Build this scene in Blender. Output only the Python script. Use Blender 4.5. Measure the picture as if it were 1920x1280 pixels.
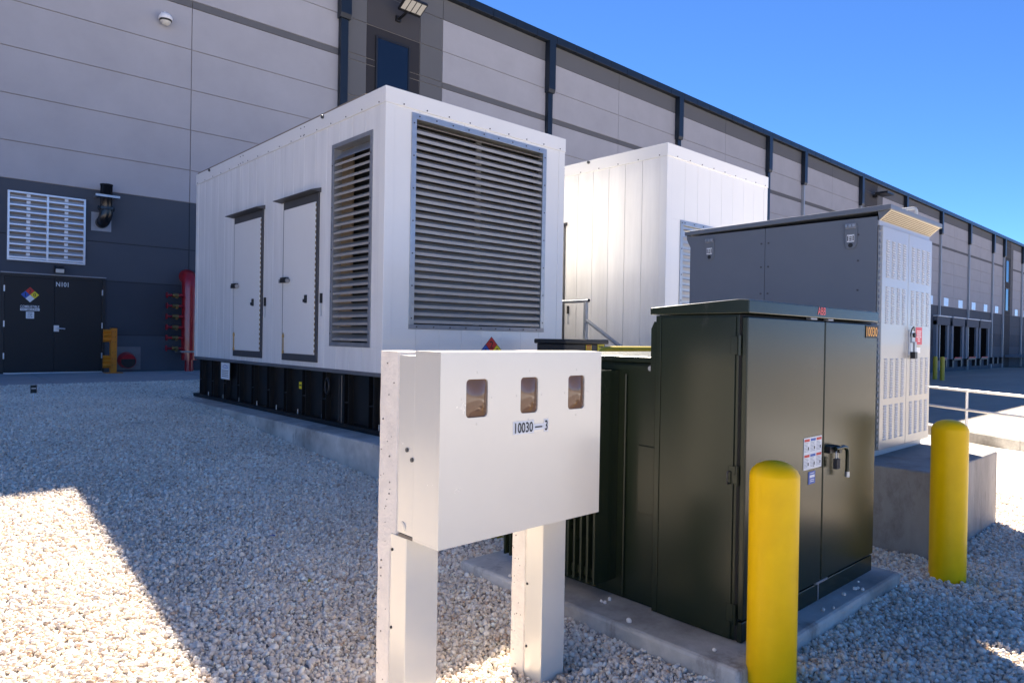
import bpy, bmesh, math, random
import numpy as np
from mathutils import Vector, Matrix, Euler
random.seed(7); rng = np.random.default_rng(7)
scn = bpy.context.scene
for o in list(bpy.data.objects): bpy.data.objects.remove(o)
R = math.radians

# ------------------------------------------------------------------ camera
cam_d = bpy.data.cameras.new('camera'); cam = bpy.data.objects.new('camera', cam_d)
scn.collection.objects.link(cam); scn.camera = cam
cam_d.sensor_width = 36.0; cam_d.lens = 36.0 * 1293.13 / 1920.0
cam_d.clip_start = 0.05; cam_d.clip_end = 3000
yaw, pitch, roll = R(42.646), R(-0.338), R(0.952)
fw = Vector((math.sin(yaw) * math.cos(pitch), math.cos(yaw) * math.cos(pitch), math.sin(pitch)))
rt = Vector((math.cos(yaw), -math.sin(yaw), 0)); up = rt.cross(fw)
r2 = rt * math.cos(roll) + up * math.sin(roll); u2 = -rt * math.sin(roll) + up * math.cos(roll)
M = Matrix((r2, u2, -fw)).transposed().to_4x4(); M.translation = Vector((0, 0, 1.6))
cam.matrix_world = M

# ------------------------------------------------------------------ light
SUN = Vector((0.668, 0.885, 1.0)).normalized()
w = bpy.data.worlds.new('World'); scn.world = w; w.use_nodes = True
nt = w.node_tree; bg = nt.nodes['Background']
sky = nt.nodes.new('ShaderNodeTexSky'); sky.sky_type = 'NISHITA'; sky.sun_disc = False
sky.sun_elevation = math.asin(SUN.z); sky.sun_rotation = math.atan2(SUN.x, SUN.y)
sky.altitude = 2500; sky.air_density = 0.6; sky.dust_density = 0.0; sky.ozone_density = 10.0
hs = nt.nodes.new('ShaderNodeHueSaturation'); hs.inputs['Saturation'].default_value = 1.04
nt.links.new(sky.outputs[0], hs.inputs['Color']); nt.links.new(hs.outputs[0], bg.inputs[0]); bg.inputs[1].default_value = 0.062
sd = bpy.data.lights.new('sun', 'SUN'); sd.energy = 5.0; sd.angle = R(0.53); sd.color = (1.0, 0.90, 0.77)
so = bpy.data.objects.new('sun', sd); scn.collection.objects.link(so)
so.rotation_euler = SUN.to_track_quat('Z', 'Y').to_euler(); so.location = (30, 40, 45)
scn.view_settings.view_transform = 'Standard'; scn.view_settings.look = 'None'
scn.view_settings.exposure = 2.2; scn.view_settings.gamma = 1.0
scn.render.engine = 'CYCLES'

# ------------------------------------------------------------------ materials
def mat(name, col, rough=0.5, metal=0.0, var=0.0, vscale=3.0, bump=0.0, bscale=40.0, coat=0.0, stretch=(1, 1, 1), col2=None, spec=0.5, bdist=0.02):
    m = bpy.data.materials.new(name); m.use_nodes = True
    n = m.node_tree.nodes; l = m.node_tree.links; b = n['Principled BSDF']
    b.inputs['Base Color'].default_value = (*col, 1); b.inputs['Roughness'].default_value = rough
    b.inputs['Metallic'].default_value = metal; b.inputs['Coat Weight'].default_value = coat
    b.inputs['Specular IOR Level'].default_value = spec
    tc = n.new('ShaderNodeTexCoord'); mp = n.new('ShaderNodeMapping'); mp.inputs['Scale'].default_value = stretch
    l.new(tc.outputs['Object'], mp.inputs[0])
    if var > 0 or col2:
        t = n.new('ShaderNodeTexNoise'); t.inputs['Scale'].default_value = vscale; t.inputs['Detail'].default_value = 7; t.inputs['Roughness'].default_value = 0.65
        l.new(mp.outputs[0], t.inputs['Vector'])
        rp = n.new('ShaderNodeValToRGB'); rp.color_ramp.elements[0].position = 0.32; rp.color_ramp.elements[1].position = 0.68
        c2 = col2 or tuple(c * (1 - var) for c in col)
        rp.color_ramp.elements[0].color = (*c2, 1); rp.color_ramp.elements[1].color = (*[min(1, c * (1 + (0 if col2 else var * 0.5))) for c in col], 1)
        l.new(t.outputs[0], rp.inputs[0]); l.new(rp.outputs[0], b.inputs['Base Color'])
        mr = n.new('ShaderNodeMapRange'); mr.inputs[3].default_value = rough * 0.88; mr.inputs[4].default_value = min(1, rough * 1.15)
        l.new(t.outputs[0], mr.inputs[0]); l.new(mr.outputs[0], b.inputs['Roughness'])
    if bump > 0:
        t2 = n.new('ShaderNodeTexNoise'); t2.inputs['Scale'].default_value = bscale; t2.inputs['Detail'].default_value = 5
        l.new(mp.outputs[0], t2.inputs['Vector'])
        bp = n.new('ShaderNodeBump'); bp.inputs['Strength'].default_value = bump; bp.inputs['Distance'].default_value = bdist
        l.new(t2.outputs[0], bp.inputs['Height']); l.new(bp.outputs[0], b.inputs['Normal'])
    return m

MT = {}
MT['wall_light'] = mat('wall_light', (.385, .38, .40), .85, var=.08, vscale=.9, bump=.08, bscale=60)
MT['wall_dark'] = mat('wall_dark', (.066, .076, .094), .8, var=.10, vscale=.7, bump=.08, bscale=60)
MT['wall_dark2'] = mat('wall_dark2', (.042, .049, .063), .8, var=.10, vscale=.7, bump=.08, bscale=60)
MT['wall_mid'] = mat('wall_mid', (.12, .122, .128), .85, var=.06, vscale=.8, bump=.08, bscale=60)
MT['wall_char'] = mat('wall_char', (.055, .053, .057), .85, var=.06, vscale=.8, bump=.05)
MT['wall_char2'] = mat('wall_char2', (.022, .021, .025), .8, var=.06, vscale=.8)
MT['joint'] = mat('joint', (.27, .255, .24), .9)
MT['joint_dark'] = mat('joint_dark', (.03, .032, .038), .9)
MT['navy'] = mat('navy', (.014, .022, .034), .35, metal=.2, var=.1)
MT['pipe_light'] = mat('pipe_light', (.36, .38, .40), .4, metal=.3)
MT['glass_dark'] = mat('glass_dark', (.006, .010, .02), .04, spec=.8)
MT['glass_sky'] = mat('glass_sky', (.75, .80, .85), .15)  # pale colour stands in for sky reflected in the glass
MT['door_black'] = mat('door_black', (.010, .009, .0095), .55, var=.1)
MT['white_paint'] = mat('white_paint', (.83, .81, .77), .22, var=.025, vscale=1.2, bump=.012, bscale=2.5, coat=.25)
MT['white_streak'] = mat('white_streak', (.82, .80, .765), .25, var=.10, vscale=5, stretch=(1, 1, .12), bump=.012, bscale=2.5, coat=.2)
MT['white_wavy'] = mat('white_wavy', (.85, .84, .82), .15, metal=.15, bump=.5, bdist=.05, bscale=1.5, coat=.0, stretch=(1, 1.3, .5), spec=.8)
MT['galv'] = mat('galv', (.44, .46, .48), .38, metal=.75, var=.12, vscale=9)
MT['blade'] = mat('blade', (.40, .375, .345), .45, metal=.2, var=.1, vscale=6)
MT['galv_dull'] = mat('galv_dull', (.30, .31, .33), .5, metal=.55, var=.15, vscale=7)
MT['trim_grey'] = mat('trim_grey', (.16, .165, .18), .5, metal=.3, var=.2, vscale=4)
MT['frame_dark'] = mat('frame_dark', (.085, .085, .09), .5, metal=.3, var=.15)
MT['alu'] = mat('alu', (.66, .67, .69), .35, metal=.6)
MT['inner_dark'] = mat('inner_dark', (.05, .045, .042), .8)
MT['inner_tan'] = mat('inner_tan', (.22, .18, .14), .8)
MT['tank_black'] = mat('tank_black', (.006, .006, .0065), .42, var=.2, vscale=3)
MT['void'] = mat('void', (.006, .006, .006), 1.0, spec=0.0)
MT['black'] = mat('black', (.012, .012, .013), .45)
MT['black_pipe'] = mat('black_pipe', (.008, .008, .009), .25)
MT['red'] = mat('red', (.33, .008, .014), .28, coat=.4)
MT['brass'] = mat('brass', (.30, .20, .08), .4, metal=.8)
MT['orange'] = mat('orange', (.60, .19, .008), .45, var=.1, vscale=6)
MT['yellow'] = mat('yellow', (1.0, .57, .0), .38, var=.07, vscale=7, bump=.03, bscale=30, spec=.2)
MT['yellow_pipe'] = mat('yellow_pipe', (.50, .38, .02), .45)
MT['green'] = mat('green', (.015, .022, .012), .25, var=.08, vscale=2, bump=.02, bscale=3, spec=.36)
MT['green_gap'] = mat('green_gap', (.004, .004, .004), .8)
MT['cab_grey'] = mat('cab_grey', (.155, .172, .20), .42, var=.04, vscale=2)
MT['cab_door'] = mat('cab_door', (.46, .435, .40), .30, metal=.25, var=.04, vscale=2, coat=.2)  # doors paler than cab_grey: bounce light on the front put into the colour
MT['cab_slot'] = mat('cab_slot', (.30, .31, .35), .5)
MT['cab_slot_l'] = mat('cab_slot_l', (.60, .59, .57), .35)
MT['soffit'] = mat('soffit', (.52, .44, .32), .5)
MT['hole_dark'] = mat('hole_dark', (.03, .022, .015), .9)  # painted darkness of the hood openings
MT['panel_metal'] = mat('panel_metal', (.76, .725, .65), .26, metal=.2, var=.035, vscale=1.5, bump=.01, bscale=3)
MT['post_conc'] = mat('post_conc', (.82, .75, .67), .8, var=.10, vscale=14, bump=.25, bscale=70)
MT['pit'] = mat('pit', (.22, .19, .17), .95)
MT['bronze'] = mat('bronze', (.20, .115, .07), .05, spec=.6)
MT['white_sign'] = mat('white_sign', (.80, .80, .80), .5)
MT['ink'] = mat('ink', (.02, .02, .02), .6)
MT['ink_red'] = mat('ink_red', (.62, .03, .02), .5)
MT['ink_blue'] = mat('ink_blue', (.03, .10, .42), .5)
MT['ink_yellow'] = mat('ink_yellow', (.85, .68, .02), .5)
MT['sign_red'] = mat('sign_red', (.60, .02, .03), .4)
MT['abb_red'] = mat('abb_red', (.75, .08, .06), .4)
MT['num_orange'] = mat('num_orange', (.95, .42, .02), .4)
MT['silver_text'] = mat('silver_text', (.62, .68, .72), .35, metal=.3)
MT['concrete'] = mat('concrete', (.54, .51, .46), .85, var=.52, vscale=1.7, bump=.15, bscale=45)
MT['concrete_form'] = mat('concrete_form', (.36, .33, .30), .85, var=.35, vscale=2.0, bump=.2, bscale=30, stretch=(1, 1, .35))
MT['sidewalk'] = mat('sidewalk', (.42, .41, .40), .85, var=.12, vscale=1.5, bump=.1, bscale=60)
MT['yard'] = mat('yard', (.33, .29, .235), .8, var=.22, vscale=.35, bump=.06, bscale=30, stretch=(.25, 1, 1))
MT['pave_white'] = mat('pave_white', (.66, .63, .58), .8, var=.08, vscale=.8, bump=.08, bscale=40)
MT['gravel_base'] = mat('gravel_base', (.36, .33, .30), .95, var=.45, vscale=55, bump=.9, bscale=60)
MT['terrain'] = mat('terrain', (.36, .27, .19), .95, var=.3, vscale=.05)
MT['rail_white'] = mat('rail_white', (.62, .60, .58), .4, metal=.2)
MT['camera_white'] = mat('camera_white', (.8, .8, .8), .3)
MT['lens'] = mat('lens', (.62, .60, .54), .4)
MT['dock_grey'] = mat('dock_grey', (.10, .11, .13), .8, var=.15)
MT['dock_side'] = mat('dock_side', (.17, .19, .22), .8)
MT['leaf'] = mat('leaf', (.55, .42, .03), .6)

def scuffs(m, dirt, lo=.63, hi=.70, scale=9.0, stretch=(1, 1, .45)):
    n = m.node_tree.nodes; l = m.node_tree.links; b = n['Principled BSDF']; src = b.inputs['Base Color'].links[0].from_socket
    tc = n.new('ShaderNodeTexCoord'); mp = n.new('ShaderNodeMapping'); mp.inputs['Scale'].default_value = stretch; l.new(tc.outputs['Object'], mp.inputs[0])
    t = n.new('ShaderNodeTexNoise'); t.inputs['Scale'].default_value = scale; t.inputs['Detail'].default_value = 9; t.inputs['Roughness'].default_value = .7; l.new(mp.outputs[0], t.inputs['Vector'])
    r = n.new('ShaderNodeMapRange'); r.inputs[1].default_value = lo; r.inputs[2].default_value = hi; l.new(t.outputs[0], r.inputs[0])
    mx = n.new('ShaderNodeMix'); mx.data_type = 'RGBA'; l.new(r.outputs[0], mx.inputs[0]); l.new(src, mx.inputs[6]); mx.inputs[7].default_value = (*dirt, 1); l.new(mx.outputs[2], b.inputs['Base Color'])
scuffs(MT['yellow'], (.70, .42, .02), .67, .75, 16)
scuffs(MT['green'], (.045, .045, .034), .64, .74, 6)
scuffs(MT['concrete'], (.30, .27, .24), .56, .66, 3.2)
scuffs(MT['concrete_form'], (.20, .17, .15), .52, .66, 2.6, (1, 1, .5))
scuffs(MT['white_streak'], (.62, .58, .52), .62, .76, 4.5, (1, 1, .08))
def stone_mat():
    m = bpy.data.materials.new('stone'); m.use_nodes = True
    n = m.node_tree.nodes; l = m.node_tree.links; b = n['Principled BSDF']
    a = n.new('ShaderNodeAttribute'); a.attribute_name = 'tint'; a.attribute_type = 'GEOMETRY'
    b.inputs['Roughness'].default_value = .8
    gp = n.new('ShaderNodeNewGeometry'); tn = n.new('ShaderNodeTexNoise'); tn.inputs['Scale'].default_value = 1.1; tn.inputs['Detail'].default_value = 5; l.new(gp.outputs['Position'], tn.inputs['Vector'])
    mr = n.new('ShaderNodeMapRange'); mr.inputs[1].default_value = .3; mr.inputs[2].default_value = .7; mr.inputs[3].default_value = .92; mr.inputs[4].default_value = 1.14; l.new(tn.outputs[0], mr.inputs[0])
    mx = n.new('ShaderNodeVectorMath'); mx.operation = 'SCALE'; l.new(a.outputs['Color'], mx.inputs[0]); l.new(mr.outputs[0], mx.inputs['Scale']); l.new(mx.outputs[0], b.inputs['Base Color'])
    t = n.new('ShaderNodeTexNoise'); t.inputs['Scale'].default_value = 90; tc = n.new('ShaderNodeTexCoord'); l.new(tc.outputs['Object'], t.inputs['Vector'])
    bp = n.new('ShaderNodeBump'); bp.inputs['Strength'].default_value = .4; bp.inputs['Distance'].default_value = .004
    l.new(t.outputs[0], bp.inputs['Height']); l.new(bp.outputs[0], b.inputs['Normal'])
    return m
MT['stone'] = stone_mat()

# ------------------------------------------------------------------ builders
def tag(o, label=None, cat=None, group=None, kind=None):
    if label: o['label'] = label
    if cat: o['category'] = cat
    if group: o['group'] = group
    if kind: o['kind'] = kind
    return o
def thing(name, loc, label, cat, group=None):
    o = bpy.data.objects.new(name, None); scn.collection.objects.link(o); o.location = loc
    o.empty_display_size = .2
    return tag(o, label, cat, group)
ORG = {}
def origin(o):
    p = Vector((0, 0, 0))
    while o is not None:
        p += o.location; o = o.parent
    return p

class MB:
    def __init__(s): s.v = []; s.f = []; s.m = []; s.mats = []; s.sm = []
    def mi(s, mt):
        if mt not in s.mats: s.mats.append(mt)
        return s.mats.index(mt)
    def add(s, vs, fs, mt, smooth=False):
        k = len(s.v); i = s.mi(mt); s.v += [tuple(v) for v in vs]
        for f in fs: s.f.append([k + j for j in f]); s.m.append(i); s.sm.append(smooth)
        return s
    def box(s, x0, x1, y0, y1, z0, z1, mt):
        vs = [(x0, y0, z0), (x1, y0, z0), (x1, y1, z0), (x0, y1, z0), (x0, y0, z1), (x1, y0, z1), (x1, y1, z1), (x0, y1, z1)]
        return s.add(vs, [(3, 2, 1, 0), (4, 5, 6, 7), (0, 1, 5, 4), (1, 2, 6, 5), (2, 3, 7, 6), (3, 0, 4, 7)], mt)
    def prism(s, poly, axis, a0, a1, mt):
        # poly: list of 2D points, extruded along axis: 'x' -> (y,z), 'y' -> (x,z), 'z' -> (x,y)
        n = len(poly)
        def P(p, a): return {'x': (a, p[0], p[1]), 'y': (p[0], a, p[1]), 'z': (p[0], p[1], a)}[axis]
        vs = [P(p, a0) for p in poly] + [P(p, a1) for p in poly]
        fs = [tuple(range(n))[::-1], tuple(range(n, 2 * n))] + [(i, (i + 1) % n, n + (i + 1) % n, n + i) for i in range(n)]
        return s.add(vs, fs, mt)
    def cyl(s, p0, p1, r, mt, r1=None, n=20, smooth=True):
        p0 = Vector(p0); p1 = Vector(p1); d = (p1 - p0).normalized(); r1 = r if r1 is None else r1
        a = d.orthogonal().normalized(); b = d.cross(a)
        ring = lambda p, q: [p + a * (q * math.cos(2 * math.pi * i / n)) + b * (q * math.sin(2 * math.pi * i / n)) for i in range(n)]
        vs = ring(p0, r) + ring(p1, r1)
        s.add(vs, [(i, (i + 1) % n, n + (i + 1) % n, n + i) for i in range(n)], mt, smooth)
        return s.add(vs, [tuple(range(n))[::-1], tuple(range(n, 2 * n))], mt)
    def sweep(s, pts, r, mt, n=12):
        pts = [Vector(p) for p in pts]; rings = []; a = None
        for i, p in enumerate(pts):
            d = ((pts[min(i + 1, len(pts) - 1)] - p).normalized() + (p - pts[max(i - 1, 0)]).normalized()).normalized()
            a = d.orthogonal().normalized() if a is None else (a - d * a.dot(d)).normalized()
            b = d.cross(a); rings.append([p + a * (r * math.cos(2 * math.pi * j / n)) + b * (r * math.sin(2 * math.pi * j / n)) for j in range(n)])
        vs = [v for q in rings for v in q]; fs = []
        for i in range(len(pts) - 1):
            for j in range(n): fs.append((i * n + j, i * n + (j + 1) % n, (i + 1) * n + (j + 1) % n, (i + 1) * n + j))
        s.add(vs, fs, mt, True)
        return s.add(rings[0] + rings[-1], [tuple(range(n))[::-1], tuple(range(n, 2 * n))], mt)
    def lathe(s, c, prof, mt, n=28, smooth=True):
        vs = []; fs = []
        for r, z in prof: vs += [(c[0] + r * math.cos(2 * math.pi * j / n), c[1] + r * math.sin(2 * math.pi * j / n), c[2] + z) for j in range(n)]
        for i in range(len(prof) - 1):
            for j in range(n): fs.append((i * n + j, i * n + (j + 1) % n, (i + 1) * n + (j + 1) % n, (i + 1) * n + j))
        s.add(vs, fs, mt, smooth)
        return s.add(vs[:n] + vs[-n:], [tuple(range(n))[::-1], tuple(range(n, 2 * n))], mt)
    def text(s, body, cx, y, cz, h, mt, width=None, d=.0015, face='y'):
        cu = bpy.data.curves.new('t', 'FONT'); cu.body = body; cu.size = 1; cu.resolution_u = 3; cu.offset = .014
        ob = bpy.data.objects.new('t', cu); me = bpy.data.meshes.new_from_object(ob)
        co = np.array([v.co[:] for v in me.vertices]); fs = [tuple(p.vertices) for p in me.polygons]
        bpy.data.objects.remove(ob); bpy.data.curves.remove(cu); bpy.data.meshes.remove(me)
        if len(co) == 0: return s
        mn, mx = co.min(0), co.max(0); sc = h / (mx[1] - mn[1]); sx = sc if width is None else width / (mx[0] - mn[0])
        u = (co[:, 0] - (mn[0] + mx[0]) / 2) * sx; vv = (co[:, 1] - (mn[1] + mx[1]) / 2) * sc
        if face == 'y': P = [(cx + a, y - d, cz + b) for a, b in zip(u, vv)]
        else: P = [(y - d, cx - a, cz + b) for a, b in zip(u, vv)]      # faces -X
        return s.add(P, fs, mt)
    def obj(s, name, parent=None, bevel=0.0, seg=2):
        me = bpy.data.meshes.new(name); o = bpy.data.objects.new(name, me); scn.collection.objects.link(o)
        org = origin(parent) if parent else Vector((0, 0, 0))
        me.from_pydata([(v[0] - org.x, v[1] - org.y, v[2] - org.z) for v in s.v], [], s.f)
        for mt in s.mats: me.materials.append(MT[mt])
        me.polygons.foreach_set('material_index', s.m); me.polygons.foreach_set('use_smooth', s.sm)
        me.update(); o.parent = parent
        if bevel > 0:
            b = o.modifiers.new('bevel', 'BEVEL'); b.width = bevel; b.segments = seg; b.limit_method = 'ANGLE'; b.angle_limit = R(40)
        return o
def bx(name, parent, x0, x1, y0, y1, z0, z1, mt, bevel=0.0):
    return MB().box(x0, x1, y0, y1, z0, z1, mt).obj(name, parent, bevel)

# ------------------------------------------------------------------ ground
GY = [-30, 2.3, 3.7, 5.95, 7.73, 9.93, 11.5, 15.5, 20]; GZ = [-.05, -.04, 0.0, .14, .25, .39, .46, .555, .56]
def gz(y, x=0.0):
    k = float(np.interp(x, [2.5, 3.0], [0, 1])); k = k * k * (3 - 2 * k)
    return float(np.interp(y, GY, GZ)) + .05 * k * float(np.interp(y, [3.2, 4.2], [1, 0])) * float(np.interp(x, [4.5, 6], [1, .4]))
m = MB(); m.add([(-1500, -1500, -.80), (1500, -1500, -.80), (1500, 1500, -.80), (-1500, 1500, -.80)], [(0, 1, 2, 3)], 'terrain')
tag(m.obj('ground'), kind='structure')
xs = [-14, 2.5, 2.62, 2.75, 2.88, 3.0, 4.5, 6, 9.0]; NX = len(xs); ys = [-6, -2, 1, 2.3, 3, 3.7, 4.8, 5.95, 6.8, 7.73, 8.8, 9.93, 10.7, 11.5, 13.5, 15.6]
m = MB(); V = [(x, y, gz(y, x)) for y in ys for x in xs]
m.add(V, [(NX * i + j, NX * i + j + 1, NX * (i + 1) + j + 1, NX * (i + 1) + j) for i in range(len(ys) - 1) for j in range(NX - 1)], 'gravel_base')
m.add([(-14, -6, gz(-6)), (9, -6, gz(-6)), (9, -6, -.79), (-14, -6, -.79)], [(0, 1, 2, 3)], 'gravel_base')
m.add([(-14, y, gz(y)) for y in ys] + [(-14, y, -.79) for y in ys], [(i, i + len(ys), i + len(ys) + 1, i + 1) for i in range(len(ys) - 1)], 'gravel_base')
m.add([(9, y, gz(y, 9)) for y in ys] + [(9, y, -.79) for y in ys], [(i, i + 1, i + len(ys) + 1, i + len(ys)) for i in range(len(ys) - 1)], 'gravel_base')
tag(m.obj('gravel_bed'), kind='structure')
# pale pavement sloping down to the truck yard, and a drive behind the gravel
m = MB()
def pz(x): return float(np.interp(x, [9, 18.5], [-.03, -.70]))
px_ = [9.004, 11, 13, 15, 17, 18.5]; K0 = Vector((17.4, 2.2)); KD = Vector((.565, .825)).normalized()
m.add([(x, y, pz(x)) for x in px_ for y in (-40, 18.3)], [(2 * i, 2 * i + 2, 2 * i + 3, 2 * i + 1) for i in range(len(px_) - 1)], 'pave_white')
m.add([(-60, -40, -.06), (9.004, -40, -.06), (9.004, -6.004, -.06), (-60, -6.004, -.06)], [(0, 1, 2, 3)], 'pave_white')
tag(m.obj('pavement'), kind='structure')
m = MB(); m.add([(18.5, -60, -.704), (400, -60, -.704), (400, 18.45, -.704), (18.5, 18.45, -.704)], [(0, 1, 2, 3)], 'yard')
for x in range(24, 140, 6): m.box(x, x + .02, -60, 18.4, -.7035, -.7015, 'joint')
for y in (-20, -14, -8, -2, 4, 10): m.box(18.6, 300, y, y + .02, -.7030, -.7012, 'joint')
tag(m.obj('truck_yard'), kind='structure')
m = MB(); m.prism([(15.5, .42), (18.49, .42), (18.49, .625), (15.5, .565)], 'x', -30, 7.3, 'sidewalk')
for x in (-6.5, -3.5, -.5, 2.5, 5.5): m.prism([(15.48, .5), (18.4, .5), (18.4, .628), (15.5, .569)], 'x', x, x + .012, 'joint')
tag(m.obj('sidewalk', bevel=.01), kind='structure')

# ------------------------------------------------------------------ gravel stones (tiles of stones, instanced)
def ico():
    bm = bmesh.new(); bmesh.ops.create_icosphere(bm, subdivisions=2, radius=1)
    v = np.array([x.co[:] for x in bm.verts]); f = np.array([[q.index for q in p.verts] for p in bm.faces]); bm.free(); return v, f
IV, IF = ico()
def stone(n):
    d = rng.normal(size=(5, 3)); d /= np.linalg.norm(d, axis=1)[:, None]
    v = IV.copy()
    for k in range(5):                                   # chop facets for a broken, angular look
        lim = rng.uniform(.55, .9); h = v @ d[k]; over = h > lim; v[over] -= np.outer(h[over] - lim, d[k])
    v *= rng.uniform(.75, 1.25, 3)
    q = rng.normal(size=4); q /= np.linalg.norm(q); a, b, c, e = q
    Rm = np.array([[1 - 2 * (c * c + e * e), 2 * (b * c - e * a), 2 * (b * e + c * a)], [2 * (b * c + e * a), 1 - 2 * (b * b + e * e), 2 * (c * e - b * a)], [2 * (b * e - c * a), 2 * (c * e + b * a), 1 - 2 * (b * b + c * c)]])
    return v @ Rm.T
PAL = np.array([1.20, 1.15, 1.06]) * np.array([(.74, .69, .63), (.68, .62, .56), (.78, .75, .71), (.60, .53, .47), (.55, .50, .46), (.70, .60, .50), (.45, .38, .33), (.62, .60, .58), (.50, .36, .27)])
PW = np.array([.24, .20, .17, .10, .08, .09, .04, .06, .02])
TS = .5
def tile(name):
    V = []; F = []; T = []; k = 0; step = .0190; n = int(TS / step)
    for layer in (0, 1):
        for i in range(n):
            for j in range(n):
                if layer and rng.random() < .55: continue
                r = np.clip(rng.lognormal(math.log(.0100), .30), .0055, .020)
                x = (i + .5 + rng.uniform(-.5, .5)) * TS / n - TS / 2; y = (j + .5 + rng.uniform(-.5, .5)) * TS / n - TS / 2
                z = r * .35 + layer * rng.uniform(.006, .016)
                s = stone(0) * r + (x, y, z); V.append(s); F.append(IF + k); k += len(s)
                c = PAL[rng.choice(len(PAL), p=PW)] * rng.uniform(.82, 1.08); T.append(np.repeat([c], len(IF), 0))
    V = np.concatenate(V); F = np.concatenate(F); T = np.concatenate(T)
    me = bpy.data.meshes.new(name); me.from_pydata(V.tolist(), [], F.tolist())
    at = me.attributes.new('tint', 'FLOAT_COLOR', 'FACE'); c4 = np.ones((len(T), 4), np.float32); c4[:, :3] = np.clip(T, 0, .90)
    at.data.foreach_set('color', c4.ravel()); me.polygons.foreach_set('use_smooth', np.ones(len(F), bool)); me.materials.append(MT['stone']); me.update()
    return bpy.data.objects.new(name, me)
tiles = [tile('gravel_tile') for k in range(6)]
pts = []; rots = []; idx = []
nx0 = -3.0
def vis(x, y, z):
    v = Vector((x, y, z - 1.6)); d = v.dot(fw)
    if d < .8: return False
    return abs(v.dot(r2) / d) < .742 * 1.25 + .35 / d and v.dot(u2) / d > -.62 - .4 / d
y = 15.25
PADS = [(3.7, 7.1, 5.9, 12.9), (7.58, 11, 5.0, 12.0)]
while y > -.6:
    x = 8.74
    while x > nx0:
        z = gz(y, x)
        ins = any(a + .3 < x < b - .3 and c + .3 < y < d - .3 for a, b, c, d in PADS)
        if vis(x, y, z) and not ins:
            sl = math.atan2(gz(y + .25, x) - gz(y - .25, x), .5); sx = math.atan2(gz(y, x + .25) - gz(y, x - .25), .5)
            pts.append((x, y, z)); rots.append((sl, -sx, 0)); idx.append((random.randrange(6), random.randrange(4)))
        x -= TS
    y -= TS
me = bpy.data.meshes.new('gravel_stones'); me.from_pydata(pts, [], [])
rt_a = me.attributes.new('rot', 'FLOAT_VECTOR', 'POINT'); ii = me.attributes.new('pick', 'INT', 'POINT')
# spin a quarter turn first, then lean with the slope
rr = [(Matrix.Rotation(r[0], 3, 'X') @ Matrix.Rotation(r[1], 3, 'Y') @ Matrix.Rotation(k[1] * math.pi / 2, 3, 'Z')).to_euler() for r, k in zip(rots, idx)]
rt_a = me.attributes['rot']; ii = me.attributes['pick']
rt_a.data.foreach_set('vector', np.array([e[:] for e in rr], np.float32).ravel()); ii.data.foreach_set('value', np.array([k[0] for k in idx], np.int32))
gst = bpy.data.objects.new('gravel_stones', me); scn.collection.objects.link(gst); tag(gst, kind='stuff')
gst['label'] = 'white and tan crushed stone gravel covering the ground'
ng = bpy.data.node_groups.new('gravel', 'GeometryNodeTree')
ng.interface.new_socket('Geometry', in_out='INPUT', socket_type='NodeSocketGeometry'); ng.interface.new_socket('Geometry', in_out='OUTPUT', socket_type='NodeSocketGeometry')
N = ng.nodes; L = ng.links
gi = N.new('NodeGroupInput'); go = N.new('NodeGroupOutput'); iop = N.new('GeometryNodeInstanceOnPoints'); jn = N.new('GeometryNodeJoinGeometry')
L.new(gi.outputs[0], iop.inputs['Points'])
for t in reversed(tiles):
    oi = N.new('GeometryNodeObjectInfo'); oi.inputs['Object'].default_value = t; oi.inputs['As Instance'].default_value = True; oi.transform_space = 'ORIGINAL'
    L.new(oi.outputs['Geometry'], jn.inputs[0])
L.new(jn.outputs[0], iop.inputs['Instance']); iop.inputs['Pick Instance'].default_value = True
na = N.new('GeometryNodeInputNamedAttribute'); na.data_type = 'FLOAT_VECTOR'; na.inputs['Name'].default_value = 'rot'
ni = N.new('GeometryNodeInputNamedAttribute'); ni.data_type = 'INT'; ni.inputs['Name'].default_value = 'pick'
er = N.new('FunctionNodeEulerToRotation')
L.new([s for s in na.outputs if s.enabled][0], er.inputs[0]); L.new(er.outputs[0], iop.inputs['Rotation'])
L.new([s for s in ni.outputs if s.enabled][0], iop.inputs['Instance Index'])
L.new(iop.outputs[0], go.inputs[0])
gm = gst.modifiers.new('gravel', 'NODES'); gm.node_group = ng

# ------------------------------------------------------------------ warehouse
D = 18.5
bld = thing('warehouse_building', (20, D, 0), 'long grey precast warehouse with dark base band and roof gutter', 'building')
core = MB().box(-26, 240, D + .03, 70, -.79, 12.95, 'joint').box(-26, 240, D + .014, D + .0295, -.785, 4.878, 'joint_dark').obj('wall_core', bld)
seams = [-19.8, -15.53, -11.26, -7.0, -2.72, 1.55, 5.82, 10.0, 13.7] + [18.65 + 4.28 * k for k in range(0, 52)]
rows = [(-.78, 1.5, 'wall_dark'), (1.5, 2.77, 'wall_dark2'), (2.77, 3.68, 'wall_dark'), (3.68, 4.88, 'wall_dark'), (4.88, 5.70, 'wall_light'), (5.70, 6.72, 'wall_light'),
        (6.72, 7.74, 'wall_light'), (7.74, 8.75, 'wall_light'), (8.75, 9.81, 'wall_light'), (9.81, 10.0, 'wall_mid'), (10.0, 11.03, 'wall_light'), (11.03, 12.07, 'wall_light'), (12.07, 12.76, 'wall_mid')]
far = MB(); g = .010; PIERS = (10.0, seams[16], seams[25])
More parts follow.
